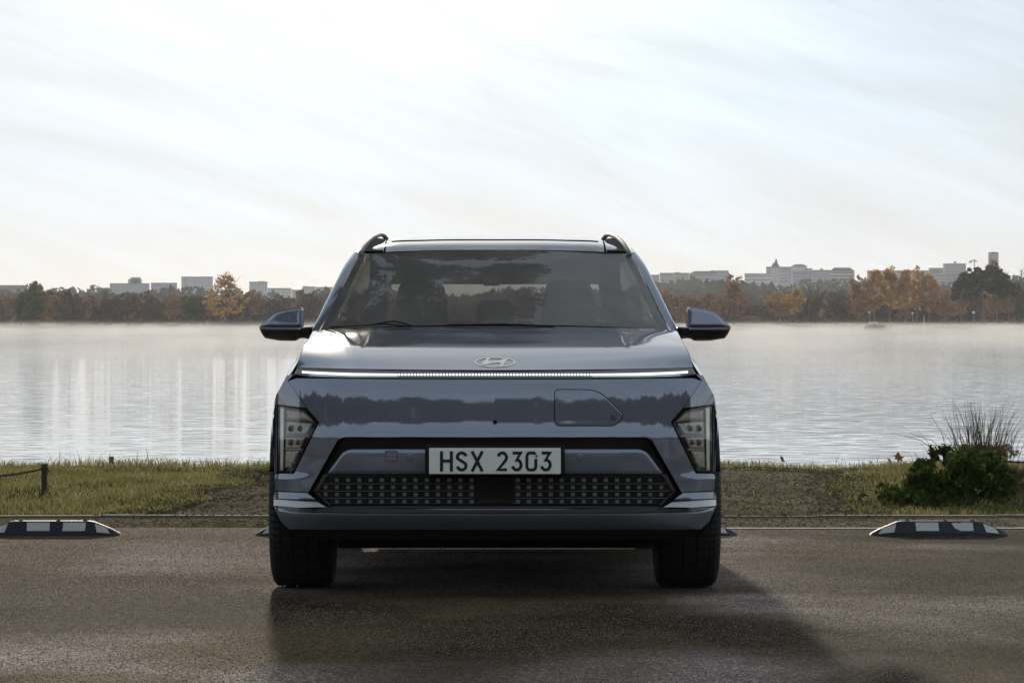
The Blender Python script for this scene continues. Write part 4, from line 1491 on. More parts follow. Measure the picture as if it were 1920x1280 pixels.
gfun = interp([0, .12, .3, .5, .67, .79, 1], [0, .05, .21, .38, .58, .76, 1])
for s in (1, -1):
    curves = []
    for Y in SY:
        xt, zt = top_edge(Y)
        xm = float(xmax(Y))
        z0 = .74
        c_ = []
        for zn in (1, .8, .6, .4, .2, 0):
            c_.append((-s * (xm - (xm - xt) * float(gfun(zn))), Y, z0 + (zt - z0) * zn))
        for z_, dx_ in ((.62, -.004), (.52, .006), (.42, .002), (.34, .006), (.27, .02), (.20, .06)):
            c_.append((-s * (xm - dx_), Y, z_))
        curves.append(c_)
    g_ = loft_grid(curves, 50, 110, False)

    def keep(c_):
        d1 = np.hypot(c_[:, 1] - 15.0, c_[:, 2] - .335)
        d2 = np.hypot(c_[:, 1] - 17.66, c_[:, 2] - .335)
        front_low = (c_[:, 1] < 15.0) & (c_[:, 2] < .40)
        return (d1 > .375) & (d2 > .375) & ~front_low
    link('body_side', grid_mesh('body_side', g_, flip=(s == -1), mask=keep), M['paint'], car)
    for yc in (15.0, 17.66):
        mb = MB()
        mb.tube([(-s * (.898 if yc < 16 else .90), yc + math.cos(a) * .372, .335 + math.sin(a) * .372) for a in np.linspace(R(-8 if yc > 16 else -8), R(188 if yc > 16 else 155), 30)], .013, 8)
        mb.build('wheel_arch', M['black_trim'], car, True)
    for Ys in (15.66, 16.92, 17.60):
        j_ = int(np.argmin(np.abs(g_[:, 25, 1] - Ys)))
        pts_ = [g_[j_, k_] + np.array([-s * .0005, 0, 0]) for k_ in range(1, 46, 3)]
        sm_ = MB(); sm_.tube(pts_, .0035, 5); sm_.build('door_seam', M['under'], car)
    # door handles
    for Y in (16.75, 17.45):
        mb = MB()
        mb.tube([(-s * .905, Y - .1, .84), (-s * .925, Y - .08, .842), (-s * .925, Y + .08, .845), (-s * .905, Y + .1, .846)], .010, 8)
        mb.build('door_handle', M['paint'], car, True)
# --- tail
tail = [[(0, 18.52, 1.09), (-.35, 18.50, 1.09), (-.66, 18.42, 1.08)], [(0, 18.56, .85), (-.4, 18.53, .85), (-.75, 18.42, .85)], [(0, 18.58, .55), (-.4, 18.55, .55), (-.76, 18.44, .55)], [(0, 18.54, .25), (-.4, 18.5, .25), (-.7, 18.4, .25)]]
link('tailgate', grid_mesh('tailgate', loft_grid(tail, 40, 20), flip=True), M['paint'], car)
rw = [[(0, 18.50, 1.075), (-.3, 18.49, 1.075), (-.56, 18.42, 1.075)], [(0, 18.38, 1.305), (-.28, 18.375, 1.303), (-.52, 18.34, 1.295)]]
link('rear_window', grid_mesh('rear_window', loft_grid(rw, 30, 8), flip=True), M['privacy'], car)
for s in (1, -1):
    q_ = [[(-s * .56, 18.42, 1.07), (-s * .515, 18.34, 1.32)], [(-s * .69, 18.32, 1.08), (-s * .60, 18.29, 1.40)]]
    link('rear_pillar', grid_mesh('rear_pillar', loft_grid(q_, 6, 4, False), flip=(s == 1)), M['paint'], car)
mb = MB()
mb.box(-.63, .63, 18.26, 18.39, 1.28, 1.43)
mb.build('tail_spoiler', M['paint'], car)
# --- underside and wheel housings
mb = MB()
mb.box(-.62, .62, 14.35, 18.4, .20, .30)
mb.box(-.86, .86, 15.45, 17.25, .20, .34)
mb.box(-.80, .80, 14.62, 14.64, .26, .80)
mb.build('underbody', M['under'], car)
mb = MB()
mb.box(-.70, .70, 15.42, 15.44, .25, 1.0)      # bulkhead to the cabin
mb.box(-.74, .74, 15.5, 18.4, .34, .42)        # cabin floor
mb.build('cabin_floor', M['cabin'], car)
for s in (1, -1):
    mb = MB()
    mb.box(-.63 if s > 0 else .61, -.61 if s > 0 else .63, 14.6, 15.42, .22, .86)
    mb.box(-.63 if s > 0 else .61, -.61 if s > 0 else .63, 17.25, 18.1, .22, .86)
    for yc in (15.0, 17.66):
        for k in range(10):
            a0, a1 = R(-5 + k * 19), R(-5 + (k + 1) * 19)
            xi, xo = (-.88, -.61) if s > 0 else (.61, .88)
            r_ = .395
            mb.add([(xi, yc + math.cos(a0) * r_, .335 + math.sin(a0) * r_), (xo, yc + math.cos(a0) * r_, .335 + math.sin(a0) * r_), (xo, yc + math.cos(a1) * r_, .335 + math.sin(a1) * r_), (xi, yc + math.cos(a1) * r_, .335 + math.sin(a1) * r_)], [(0, 1, 2, 3)])
    mb.build('wheel_housing', M['under'], car)

# --- wheels
def wheel(xc, yc, s):
    Rt, hw = .335, .129
    prof = [(-hw + .012, .225), (-hw + .002, .255), (-hw, .285), (-hw + .008, .312), (-hw + .022, .327), (-.084, .3335), (-.083, .3275), (-.075, .3275), (-.074, .3345),
            (-.034, .335), (-.033, .328), (-.024, .328), (-.023, .335), (.023, .335), (.024, .328), (.033, .328), (.034, .335),
            (.074, .3345), (.075, .3275), (.083, .3275), (.084, .3335), (hw - .022, .327), (hw - .008, .312), (hw, .285), (hw - .002, .255), (hw - .012, .225)]
    seg = 144
    vs, fs = [], []
    for i in range(seg):
        a = 2 * math.pi * i / seg
        for k, (x_, r_) in enumerate(prof):
            rr_ = r_
            if k in (3, 4, 5, 20, 21, 22) and i % 2 == 0:
                rr_ -= .004
            if k in (13, 12, 8, 9, 16, 17) and i % 4 == 0:
                rr_ -= .003
            z_ = .335 + math.sin(a) * rr_
            vs.append((xc + x_, yc + math.cos(a) * rr_, max(z_, -.002)))
    n_ = len(prof)
    for i in range(seg):
        for k in range(n_ - 1):
            j = (i + 1) % seg
            fs.append((i * n_ + k, j * n_ + k, j * n_ + k + 1, i * n_ + k + 1))
    wl = link('wheel', mesh_np('wheel', vs, fs), M['rubber'], car)
    mb_ = MB()
    xo = xc - s * .095
    mb_.tube([(xo, yc, .335), (xo + s * .02, yc, .335)], .06, 16)
    for k in range(5):
        a = 2 * math.pi * k / 5 + .3
        for da in (-.16, .16):
            mb_.tube([(xo + s * .012, yc + math.cos(a) * .04, .335 + math.sin(a) * .04), (xo, yc + math.cos(a + da) * .21, .335 + math.sin(a + da) * .21)], [.020, .016], 6)
    mb_.tube([(xo - s * .004, yc + math.cos(a) * .221, .335 + math.sin(a) * .221) for a in np.linspace(0, 2 * math.pi, 49)], .011, 6)
    mb_.tube([(xc, yc, .335), (xc + .012, yc, .335)], .215, 30)
    mb_.build('rim', M['rim'], wl, True)


for yc in (15.0, 17.66):
    for s in (1, -1):
        wheel(-s * .788, yc, s)
mb = MB()
for yc in (15.0, 17.66):
    mb.tube([(-.7, yc, .335), (.7, yc, .335)], .035, 8)
mb.build('axle', M['under'], car)

# --- door mirrors
CAP = [(485.5, 613), (493, 605.5), (509, 590.5), (517, 584.5), (538, 579), (563, 576.5), (567, 579), (567.5, 612), (563, 615.5), (520, 615.5), (487, 615)]
LOW = [(486, 615.5), (520, 616.5), (563, 616.5), (569, 613.5), (584, 612.5), (586, 632), (560, 634.5), (554, 639), (525, 638.5), (497, 634), (491, 626)]
for s in (1, -1):
    mir = (lambda p_: p_) if s == 1 else mirror_poly
    cap_poly = round_poly(mir(CAP), 3, 3)

    def cap_d(px, py):
        u_ = (np.abs(np.asarray(px, float) - CX) - 361) / 82.0       # 0 inner end .. 1 tip
        return 15.86 + .16 * np.clip(u_, 0, 1.2)**2 - .0022 * (np.asarray(py, float) - 577) + .012 * np.clip((np.asarray(py, float) - 600) / 15, 0, 1)**2
    cp = panel('mirror_cap', cap_poly, cap_d, M['paint'], car, bevel=(9, .05), thick=.10, back=True, spacing=4)
    mh = panel('mirror_housing', round_poly(mir(LOW), 2.5, 3), lambda px, py: 15.80 + .14 * np.clip((np.abs(np.asarray(px, float) - CX) - 361) / 82.0, 0, 1.2)**2 + .0035 * np.clip(np.asarray(py, float) - 616, 0, 40), M['black_gloss'], car, bevel=(5, .03), thick=.13, back=True, spacing=4)
    sgn = -1 if s == 1 else 1
    mb = MB()
    xa = [487, 500, 525, 563] if s == 1 else [2 * CX - x_ for x_ in (487, 500, 525, 563)]
    mb.tube([P(x_, y_, 15.79 + .14 * min(1.2, max(0, (abs(x_ - CX) - 361) / 82))**2) for x_, y_ in zip(xa, (614.6, 616, 616.8, 617))], .003, 6)
    mb.build('indicator', M['rail'], mh)
    # mirror glass faces backwards
    gx0, gx1 = (512, 560) if s == 1 else (2 * CX - 560, 2 * CX - 512)
    pts = [P(gx0, 628, 16.10), P(gx1, 628, 16.02), P(gx1, 584, 16.02), P(gx0, 600, 16.10)] if s == 1 else [P(gx0, 628, 16.02), P(gx1, 628, 16.10), P(gx1, 600, 16.10), P(gx0, 584, 16.02)]
    link('mirror_glass', mesh_np('mirror_glass', pts, [(0, 3, 2, 1)]), M['chrome'], mh)
    # foot to the door
    mb = MB()
    mb.tube([P(566 if s == 1 else 2 * CX - 566, 624, 15.9), P(590 if s == 1 else 2 * CX - 590, 624, 15.98)], [.022, .03], 8)
    mb.build('mirror_foot', M['black_gloss'], car, True)

# --- wipers
for path, lab in (([(616, 618, 15.62), (622, 614, 15.66), (720, 607.6, 15.56), (770, 613, 15.45)], 0), ([(700, 609.5, 15.55), (730, 603.5, 15.60), (742, 603.0, 15.585), (775, 612.5, 15.44)], 0),
                  ([(835, 610.4, 15.50), (940, 608.6, 15.49), (1040, 612, 15.50)], 0)):
    mb = MB()
    mb.tube([P(px_, py_ - 1.0, Y_ - .02) for px_, py_, Y_ in path], .0034, 6)
    mb.build('wiper', M['black_trim'], car, True)

# --- cabin
dg = loft_grid([[(0, 15.62, 1.045), (-.35, 15.66, 1.045), (-.66, 15.82, 1.04)], [(0, 15.9, 1.075), (-.35, 15.92, 1.075), (-.68, 16.0, 1.06)], [(0, 16.15, 1.05), (-.35, 16.15, 1.055), (-.70, 16.18, 1.04)], [(0, 16.2, .80), (-.35, 16.2, .80), (-.70, 16.2, .80)]], 40, 30)
link('dashboard', grid_mesh('dashboard', dg), M['dash'], car)
mb = MB()
wc = Vector(P(1086, 606, 16.3))
wc.z -= .085
mb.tube([wc + Vector((math.cos(a) * .18, math.sin(a) * .18 * .42, math.sin(a) * .18 * .9)) for a in np.linspace(0, 2 * math.pi, 41)], .015, 8)
mb.tube([wc + Vector((-.16, 0, 0)), wc + Vector((.16, 0, 0))], .02, 6)
mb.tube([wc, wc + Vector((0, -.25, -.1))], .03, 8)
mb.build('steering_wheel', M['dash'], car, True)


def seat(xc, yc, top, w, head_w, name):
    def rrect(cx_, cz_, hw_, hh_, y_, r_=.05):
        pts_ = []
        for (sx, sz) in ((1, -1), (1, 1), (-1, 1), (-1, -1)):
            for a in np.linspace(0, math.pi / 2, 4):
                base_ang = {(1, -1): -math.pi / 2, (1, 1): 0, (-1, 1): math.pi / 2, (-1, -1): math.pi}[(sx, sz)]
                pts_.append((cx_ + sx * (hw_ - r_) + math.cos(base_ang + a) * r_, y_, cz_ + sz * (hh_ - r_) + math.sin(base_ang + a) * r_))
        return pts_
    mb_ = MB()
    z0 = .55
    # tapering seat back with integrated head restraint: rings stacked upwards
    zs = [z0, .8, .98, top - .20, top - .10, top - .03, top]
    ws = [w, w * .98, w * .92, head_w * 1.08, head_w, head_w * .88, head_w * .6]
    ds = [.09, .08, .07, .06, .055, .045, .02]
    vs, fs = [], []
    nseg = 20
    for z_, w_, d_ in zip(zs, ws, ds):
        for k in range(nseg):
            a = 2 * math.pi * k / nseg
            ca, sa = math.cos(a), math.sin(a)
            vs.append((xc + math.copysign(abs(ca)**.55, ca) * w_ / 2, yc + (z_ - z0) * .3 + math.copysign(abs(sa)**.7, sa) * d_, z_))
    for i in range(len(zs) - 1):
        for k in range(nseg):
            k2 = (k + 1) % nseg
            fs.append((i * nseg + k, i * nseg + k2, (i + 1) * nseg + k2, (i + 1) * nseg + k))
    fs.append(tuple((len(zs) - 1) * nseg + k for k in range(nseg)))
    mb_.add(vs, fs)
    mb_.box(xc - w / 2, xc + w / 2, yc - .5, yc + .05, .42, .58)
    return mb_.build(name, M['cabin'], car, True)


seat(-.345, 16.85, 1.29, .50, .24, 'front_seat')
seat(.345, 16.85, 1.29, .50, .24, 'front_seat')
seat(-.36, 17.75, 1.16, .46, .20, 'rear_seat')
seat(0.0, 17.78, 1.20, .30, .20, 'rear_seat')
seat(.36, 17.75, 1.16, .46, .20, 'rear_seat')
mb = MB()
c_ = Vector(P(922, 531, 16.1))
mb.tube([c_ + Vector((-.035, 0, .018)), c_ + Vector((.035, 0, .018))], .02, 10)
mb.box(c_.x - .035, c_.x + .035, c_.y + .05, c_.y + .075, c_.z - .01, c_.z + .055)
mb.build('rear_view_mirror', M['dash'], car)

# ------------------------------------------------------------------ far shore
def P2(px, py, Y):
    return Vector(P(px, py, Y))


def crown_broad(seed, clumps=70, per=16, leaf=.05, spread=.16, sx=.42, low=.22, egg=0.0):
    """unit-height crown: clumps fill an uneven egg; gaps stay between them"""
    global rng
    keep_ = rng
    rng = np.random.default_rng(seed)
    cs = []
    while len(cs) < clumps:
        u_ = rng.uniform(-1, 1, 3)
        if np.linalg.norm(u_) > 1 or np.linalg.norm(u_) < .35:
            continue
        z_ = low + (1 - low) * (u_[2] * .5 + .5)
        k_ = 1 - egg * (u_[2] * .5 + .5)
        cs.append((u_[0] * sx * k_, u_[1] * sx * k_, z_))
    cs = np.array(cs)
    cs[:, :2] *= 1 + .25 * np.sin(cs[:, 2:3] * 9 + seed)
    v_, q_ = leaf_cloud(cs, rng.uniform(spread * .3, spread * .6, len(cs)), per, leaf)
    rng = keep_
    return v_, q_


def twigs(seed, n_=420, sx=.38, low=.18):
    """unit-height bare crown: limbs that fork into fine rising twigs"""
    r_ = np.random.default_rng(seed)
    mb_ = MB()
    tips = []
    for k in range(11):
        a = r_.uniform(0, 6.28); z0 = r_.uniform(low, .5)
        p0 = Vector((0, 0, z0))
        rad = sx * r_.uniform(.5, 1)
        p1 = p0 + Vector((math.cos(a) * rad * .5, math.sin(a) * rad * .5, (.95 - z0) * r_.uniform(.35, .6)))
        p2 = p0 + Vector((math.cos(a) * rad, math.sin(a) * rad, (1.0 - z0) * r_.uniform(.6, 1.0)))
        mb_.tube([p0, p1, p2], [.011, .007, .003], 4, False)
        tips += [p0.lerp(p1, t_) for t_ in (.5, .9)] + [p1.lerp(p2, t_) for t_ in (.15, .4, .7, 1)]
    for k in range(n_):
        p0 = tips[r_.integers(len(tips))]
        d_ = Vector((r_.normal(0, 1), r_.normal(0, 1), r_.uniform(.0, 1.3))).normalized() * r_.uniform(.05, .17)
        w_ = Vector((r_.normal(0, 1), r_.normal(0, 1), 0)).normalized() * .0055
        mb_.add([p0 - w_, p0 + w_, p0 + d_], [(0, 1, 2)])
    return mb_


def trunk_mesh(seed, bare=.3, r0=.017, limbs=6, sx=.3, lean=.03):
    r_ = np.random.default_rng(seed)
    mb_ = MB()
    pts_ = [Vector((math.sin(z_ * 5 + seed) * lean * z_ * 2, 0, z_)) for z_ in np.linspace(-.02, .82, 7)]
    mb_.tube(pts_, [r0 * (1.25 - .9 * i / 6) for i in range(7)], 7)
    for k in range(limbs):
        z0 = r_.uniform(bare, .7)
        a = r_.uniform(0, 6.28)
        p0 = Vector((math.sin(z0 * 5 + seed) * lean * z0 * 2, 0, z0))
        rad = sx * r_.uniform(.5, 1)
        mb_.tube([p0, p0 + Vector((math.cos(a) * rad * .5, math.sin(a) * rad * .5, .10)), p0 + Vector((math.cos(a) * rad, math.sin(a) * rad, .26))], [r0 * .5, r0 * .34, r0 * .12], 5, False)
    return mb_


def umbrella(seed):
    global rng
    keep_ = rng
    rng = np.random.default_rng(seed)
    cs = []
    for k in range(230):
        a = rng.uniform(0, 6.28); rr_ = math.sqrt(rng.random())
        dome = .46 + .52 * math.sqrt(max(0, 1 - (rr_ * .98)**2))
        z_ = dome - rng.uniform(0, .36) * (1 - .45 * rr_)
        cs.append((math.cos(a) * rr_ * .46, math.sin(a) * rr_ * .46, z_))
    v_, q_ = leaf_cloud(np.array(cs), rng.uniform(.035, .075, len(cs)), 44, .042)
    rng = keep_
    return v_, q_


# prototype meshes (unit height), shared by the copies
PROTO = {}


def proto(kind, mat_leaf, mat_bark, crown, trunk):
    if isinstance(crown, MB):
        cm = mesh_np('crown', crown.v, crown.f)
    else:
        cm = mesh_np('crown', *crown)
    cm.materials.append(M[mat_leaf])
    tm = mesh_np('trunk', trunk.v, trunk.f, True)
    tm.materials.append(M[mat_bark])
    PROTO.setdefault(kind, []).append((cm, tm))


for sd in (1, 2, 3, 4):
    proto('gold', 'leaf_gold', 'bark_pale', crown_broad(sd, 95, 22, .042, .13, .30, .26, .35), trunk_mesh(sd, .28, .013, 7, .2, .035))
    proto('rust', 'leaf_rust', 'bark', crown_broad(sd + 10, 95, 20, .042, .13, .34, .12, .3), trunk_mesh(sd + 10, .2, .014, 7, .25))
    proto('bare', 'leaf_brown', 'bark', twigs(sd + 20, 620), trunk_mesh(sd + 20, .15, .014, 7, .25))
    proto('brown', 'leaf_brown', 'bark', crown_broad(sd + 30, 100, 20, .046, .13, .40, .06, .2), trunk_mesh(sd + 30, .15, .014, 6, .25))
for sd in (1, 2):
    proto('sparse_gold', 'leaf_gold', 'bark', crown_broad(sd + 40, 150, 16, .030, .10, .38, .06, .55), trunk_mesh(sd + 40, .1, .013, 12, .26))
    proto('green', 'leaf_green', 'bark', crown_broad(sd + 50, 130, 34, .045, .15, .27, .06, .3), trunk_mesh(sd + 50, .1, .014, 5, .2))
    proto('olive', 'leaf_olive', 'bark', crown_broad(sd + 60, 80, 26, .06, .15, .36, .05, .5), trunk_mesh(sd + 60, .1, .016, 5, .2))
proto('pine', 'leaf_pine', 'bark_pale', umbrella(71), trunk_mesh(71, .4, .022, 8, .3, .02))
proto('sapling', 'leaf_rust', 'bark_pale', crown_broad(81, 46, 10, .05, .16, .36, .32, -.2), trunk_mesh(81, .3, .020, 5, .2, .02))
NAMES = {'gold': 'plane_tree', 'rust': 'broadleaf_tree', 'bare': 'bare_tree', 'brown': 'broadleaf_tree', 'sparse_gold': 'poplar_tree', 'green': 'evergreen_tree', 'olive': 'bushy_tree',
         'pine': 'stone_pine', 'sapling': 'young_tree'}


def tree(kind, px_, top, bot, hw, Y, label, group=None, k=None):
    base = P2(px_, bot, Y)
    h_ = (bot - top) / F * Y
    cm, tm = PROTO[kind][(k if k is not None else int(rng.integers(99))) % len(PROTO[kind])]
    unit = max(abs(v_.co.x) for v_ in cm.vertices)
    sx_ = (hw / F * Y) / unit / .9
    e = empty(NAMES[kind], base, label, 'tree', group)
    e.rotation_euler.z = rng.uniform(0, 6.28)
    e.scale = (sx_, sx_, h_)
    for nm, me_ in (('crown', cm), ('trunk', tm)):
        o = bpy.data.objects.new(nm, me_)
        col.objects.link(o)
        o.parent = e
    return e


# singled-out trees of the left shore
tree('green', 66, 529, 613, 25, 800, 'tall dark evergreen tree near the left end of the far shore', k=0)
tree('green', 40, 548, 612, 16, 806, 'narrow dark tree just left of the tall evergreen', k=1)
tree('sparse_gold', 424, 507, 611, 42, 800, 'tallest golden tree of the left shore with thin see through crown', k=0)
tree('green', 359, 555, 611, 22, 800, 'dark green cone shaped evergreen left of the tall golden tree', k=1)
tree('olive', 136, 579, 612, 17, 794, 'low yellow green bush by the water right of the tall evergreen', k=0)
tree('olive', 180, 571, 611, 13, 794, 'yellow green bushy tree in the middle of the left shore', k=1)
tree('olive', 203, 577, 611, 10, 794, 'small yellowish bush beside the middle bushy tree', k=0)
tree('olive', 320, 596, 613, 26, 793, 'low olive bush on the water line left of the dark evergreen', k=1)
tree('brown', 240, 549, 610, 26, 808, 'round dark brown tree in the centre of the left shore', k=0)
# repeated woodland trees of the left shore
gl = 'brown trees of the left shore wood'
for i, px_ in enumerate(np.linspace(-12, 610, 42)):
    kd = ['brown', 'bare', 'rust', 'bare', 'brown'][i % 5]
    tp = 556 + 9 * math.sin(i * 1.9) + rng.uniform(-7, 7) - (6 if 90 < px_ < 200 else 0)
    lab = {'brown': 'dense brown autumn tree in the wood on the left far shore', 'bare': 'bare grey brown tree in the wood on the left far shore', 'rust': 'rust coloured tree in the wood on the left far shore'}[kd]
    tree(kd, px_ + rng.uniform(-4, 4), tp, 611, rng.uniform(17, 25), rng.uniform(806, 850), lab, lab.replace('tree', 'trees'))
for i in range(26):
    px_ = rng.uniform(-10, 500)
    lab = 'low brown shrub on the water line of the left far shore'
    tree('brown', px_, rng.uniform(588, 597), 613, rng.uniform(9, 15), rng.uniform(790, 797), lab, 'low brown shrubs on the left water line')
# right shore
tree('rust', 1376, 511, 608, 31, 815, 'tall orange brown tree right of the car mirror', k=0)
tree('rust', 1290, 552, 608, 24, 820, 'orange brown tree just right of the car windscreen pillar', k=1)
tree('rust', 1330, 548, 609, 22, 822, 'rusty tree between the windscreen pillar and the tall orange tree', k=2)
tree('rust', 1248, 540, 608, 18, 822, 'rusty tree peeping out behind the windscreen pillar', k=3)
tree('gold', 1462, 545, 607, 30, 812, 'golden tree with bushy low crown in the middle of the right shore', k=0)
tree('gold', 1492, 538, 606, 19, 815, 'thin golden tree right behind the low golden tree', k=2)
tree('bare', 1530, 534, 608, 27, 812, 'dark bare tree between the golden trees', k=0)
tree('bare', 1512, 545, 608, 20, 818, 'grey bare tree left of the dark bare one', k=1)
tree('brown', 1566, 549, 607, 26, 812, 'dark brown tree left of the big golden row', k=1)
for i, (px_, tp, hw, Y) in enumerate(((1606, 514, 23, 806), (1640, 504, 27, 800), (1668, 499, 25, 806), (1698, 504, 22, 803), (1720, 498, 20, 808), (1742, 512, 22, 804))):
    tree('gold' if i != 0 else 'rust', px_, tp, 607, hw, Y, ['rusty brown tree, leftmost of the tall row on the right shore', 'brightest golden tree of the tall row, second from its left end', 'golden tree with slanting pale trunk in the tall row',
         'brownish golden tree right of the slanting trunk', 'thin topped golden tree with a straight pale trunk', 'golden brown tree with forked trunk at the right end of the row'][i], k=i)
tree('rust', 1776, 540, 607, 22, 818, 'low rust tree between the golden row and the stone pine', k=1)
tree('pine', 1844, 496, 608, 58, 796, 'big dark green domed stone pine near the right edge')
tree('sapling', 1802, 562, 607, 15, 793, 'young rusty tree with thin trunk left of the stone pine')
tree('sapling', 1869, 556, 607, 17, 790, 'young rusty tree with pale trunk in front of the stone pine')
tree('sapling', 1892, 550, 607, 15, 792, 'young rusty tree right of the stone pine')
tree('rust', 1862, 488, 600, 18, 850, 'red brown treetop rising behind the stone pine', k=2)
tree('green', 1908, 528, 609, 17, 800, 'dark evergreen tree at the right edge of the photo', k=1)
tree('bare', 1910, 506, 607, 24, 822, 'bare tree with high branches at the right edge', k=2)
tree('rust', 1935, 520, 607, 24, 815, 'rust tree cut by the right edge of the photo', k=3)
for i, px_ in enumerate(np.linspace(1225, 1935, 40)):
    kd = ['bare', 'brown', 'rust', 'bare'][i % 4]
    if 1395 < px_ < 1440:
        tp = rng.uniform(588, 595)
    else:
        tp = (566 if px_ < 1580 else 556) + rng.uniform(-8, 8)
    lab = {'brown': 'dense brown tree in the wood on the right far shore', 'bare': 'bare grey brown tree in the wood on the right far shore', 'rust': 'rust coloured tree in the wood on the right far shore'}[kd]
    tree(kd, px_ + rng.uniform(-4, 4), tp, 608, rng.uniform(15, 23), rng.uniform(825, 870), lab, lab.replace('tree', 'trees'))


def mass(name, n_, xr, yr, zf, size, m, label):
    x_ = rng.uniform(*xr, n_); y_ = rng.uniform(*yr, n_)
    z1 = zf(x_, y_)
    z0 = np.where(y_ > 1000, hill_height(x_, y_), 0)
    z_ = z0 + (z1 - z0) * rng.uniform(0, 1, n_)**.7
    v_, q_ = leaf_cloud(np.stack([x_, y_, z_], 1), np.full(n_, size * .8), 3, size)
    setp(link(name, mesh_np(name, v_, q_), m), label, None, None, 'stuff')


# the wood behind the first trees, one mass
mass('far_wood', 9000, (-150, 165), (872, 930), lambda x_, y_: 4.6 + 1.1 * np.sin(x_ * .16) + .8 * np.sin(x_ * .41 + 2) + .6 * np.sin(x_ * .9) + 1.2 * smooth(-60, -130, x_), 1.5, M['wood_mass'],
     'hazy mixed brown wood behind the first row of far trees')
mass('hill_wood', 11000, (-520, 560), (1180, 2250), lambda x_, y_: hill_height(x_, y_) + 5.5 + 2.6 * np.sin(x_ * .07) + 1.2 * np.sin(x_ * .19 + y_ * .01), 4.2, M['hill_mass'],
     'blue grey wooded slope far behind the lake')

# dark hedge wall on the left shore and low island on the right
hd = empty('hedge', P2(468, 613, 795), 'long dark clipped hedge on the left shore by the car mirror', 'hedge')
p0, p1 = P2(443, 612, 795), P2(612, 592, 795)
cs = np.stack([rng.uniform(p0.x, p1.x, 420), rng.uniform(794, 797, 420), rng.uniform(p0.z, p1.z, 420)], 1)
v, q = leaf_cloud(cs, np.full(420, .25), 12, .34)
link('foliage', mesh_np('foliage', v, q), M['leaf_pine'], hd)
mb = MB()
mb.box(p0.x, p1.x, 794.4, 796.6, p0.z - .2, p1.z - .15)
mb.build('core', M['bark'], hd)
# shallow grassy islet
isl = []
for a in np.linspace(0, 2 * math.pi, 25)[:-1]:
    isl.append((math.cos(a), math.sin(a)))
ic = P2(1642, 617.0, 640)
vs = [(ic.x + a_ * 2.1 * k_, 640 + b_ * 5 * k_, WATER_Z - .05 + h_ * (1 + .25 * math.sin(5 * a_ + 3 * b_))) for k_, h_ in ((1, 0), (.9, .35), (.6, .62), (.2, .72)) for a_, b_ in isl]
fs = [(r_ * 24 + k, r_ * 24 + (k + 1) % 24, (r_ + 1) * 24 + (k + 1) % 24, (r_ + 1) * 24 + k) for r_ in range(3) for k in range(24)] + [tuple(72 + k for k in range(24))]
setp(link('islet', mesh_np('islet', vs, fs, True), M['far_ground']), 'low dark islet in the misty water in front of the right shore', None, None, 'structure')

# lamp posts, pole, bird and small things on the right shore
M['lamp_white'] = mat('lamp_globe', (0.75, 0.74, 0.70), 0.3, 0, 0.5, var=.05)
M['steel'] = mat('painted_steel', (0.30, 0.28, 0.25), 0.5, 0.3, 0.5, var=.15, vscale=4)
def lamp(px_, top, bot, Y, label):
    b_ = P2(px_, bot, Y); t_ = P2(px_, top, Y)
    e = empty('street_lamp', b_, label, 'street lamp', 'globe lamps on the right far shore')
    mb_ = MB(); mb_.tube([b_, (b_ + t_) / 2, t_], [.12, .08, .06], 8); mb_.build('pole', M['steel'], e, True)
    g_ = MB()
    th = np.linspace(-math.pi / 2, math.pi / 2, 8)
    g_.tube([t_ + Vector((0, 0, .22 + math.sin(a) * .3)) for a in th], [max(.01, math.cos(a) * .3) for a in th], 10)
    g_.build('globe', M['lamp_white'], e, True)
    c_ = MB(); c_.tube([t_ + Vector((0, 0, .48)), t_ + Vector((0, 0, .56))], [.16, .04], 8); c_.build('cap', M['steel'], e)


lamp(1630, 588, 605, 792, 'globe lamp at the left end of the tall golden tree row')
lamp(1711, 589, 608, 790, 'globe lamp between the pale trunks of the golden row')
lamp(1826, 588, 608, 789, 'globe lamp left of the stone pine trunk')
mb = MB(); mb.tube([P2(1732.5, 607, 788), P2(1732.5, 593, 788)], [.1, .08], 8)
mb.tube([P2(1732.5, 593, 788), P2(1732.5, 592.3, 788)], [.13, .1], 8)
setp(mb.build('pole', M['lamp_white']), 'short white pole standing between the pale trunks on the right shore', 'pole')
bx = P2(1637, 606.4, 788)
mb = MB()
mb.box(bx.x - .95, bx.x + .95, 787.6, 788.4, bx.z, bx.z + .35); mb.box(bx.x - .7, bx.x - .5, 787.7, 788.3, bx.z - .35, bx.z - .002); mb.box(bx.x + .5, bx.x + .7, 787.7, 788.3, bx.z - .35, bx.z - .002)
setp(mb.build('bench', M['lamp_white']), 'small white bench at the foot of the left globe lamp', 'bench')


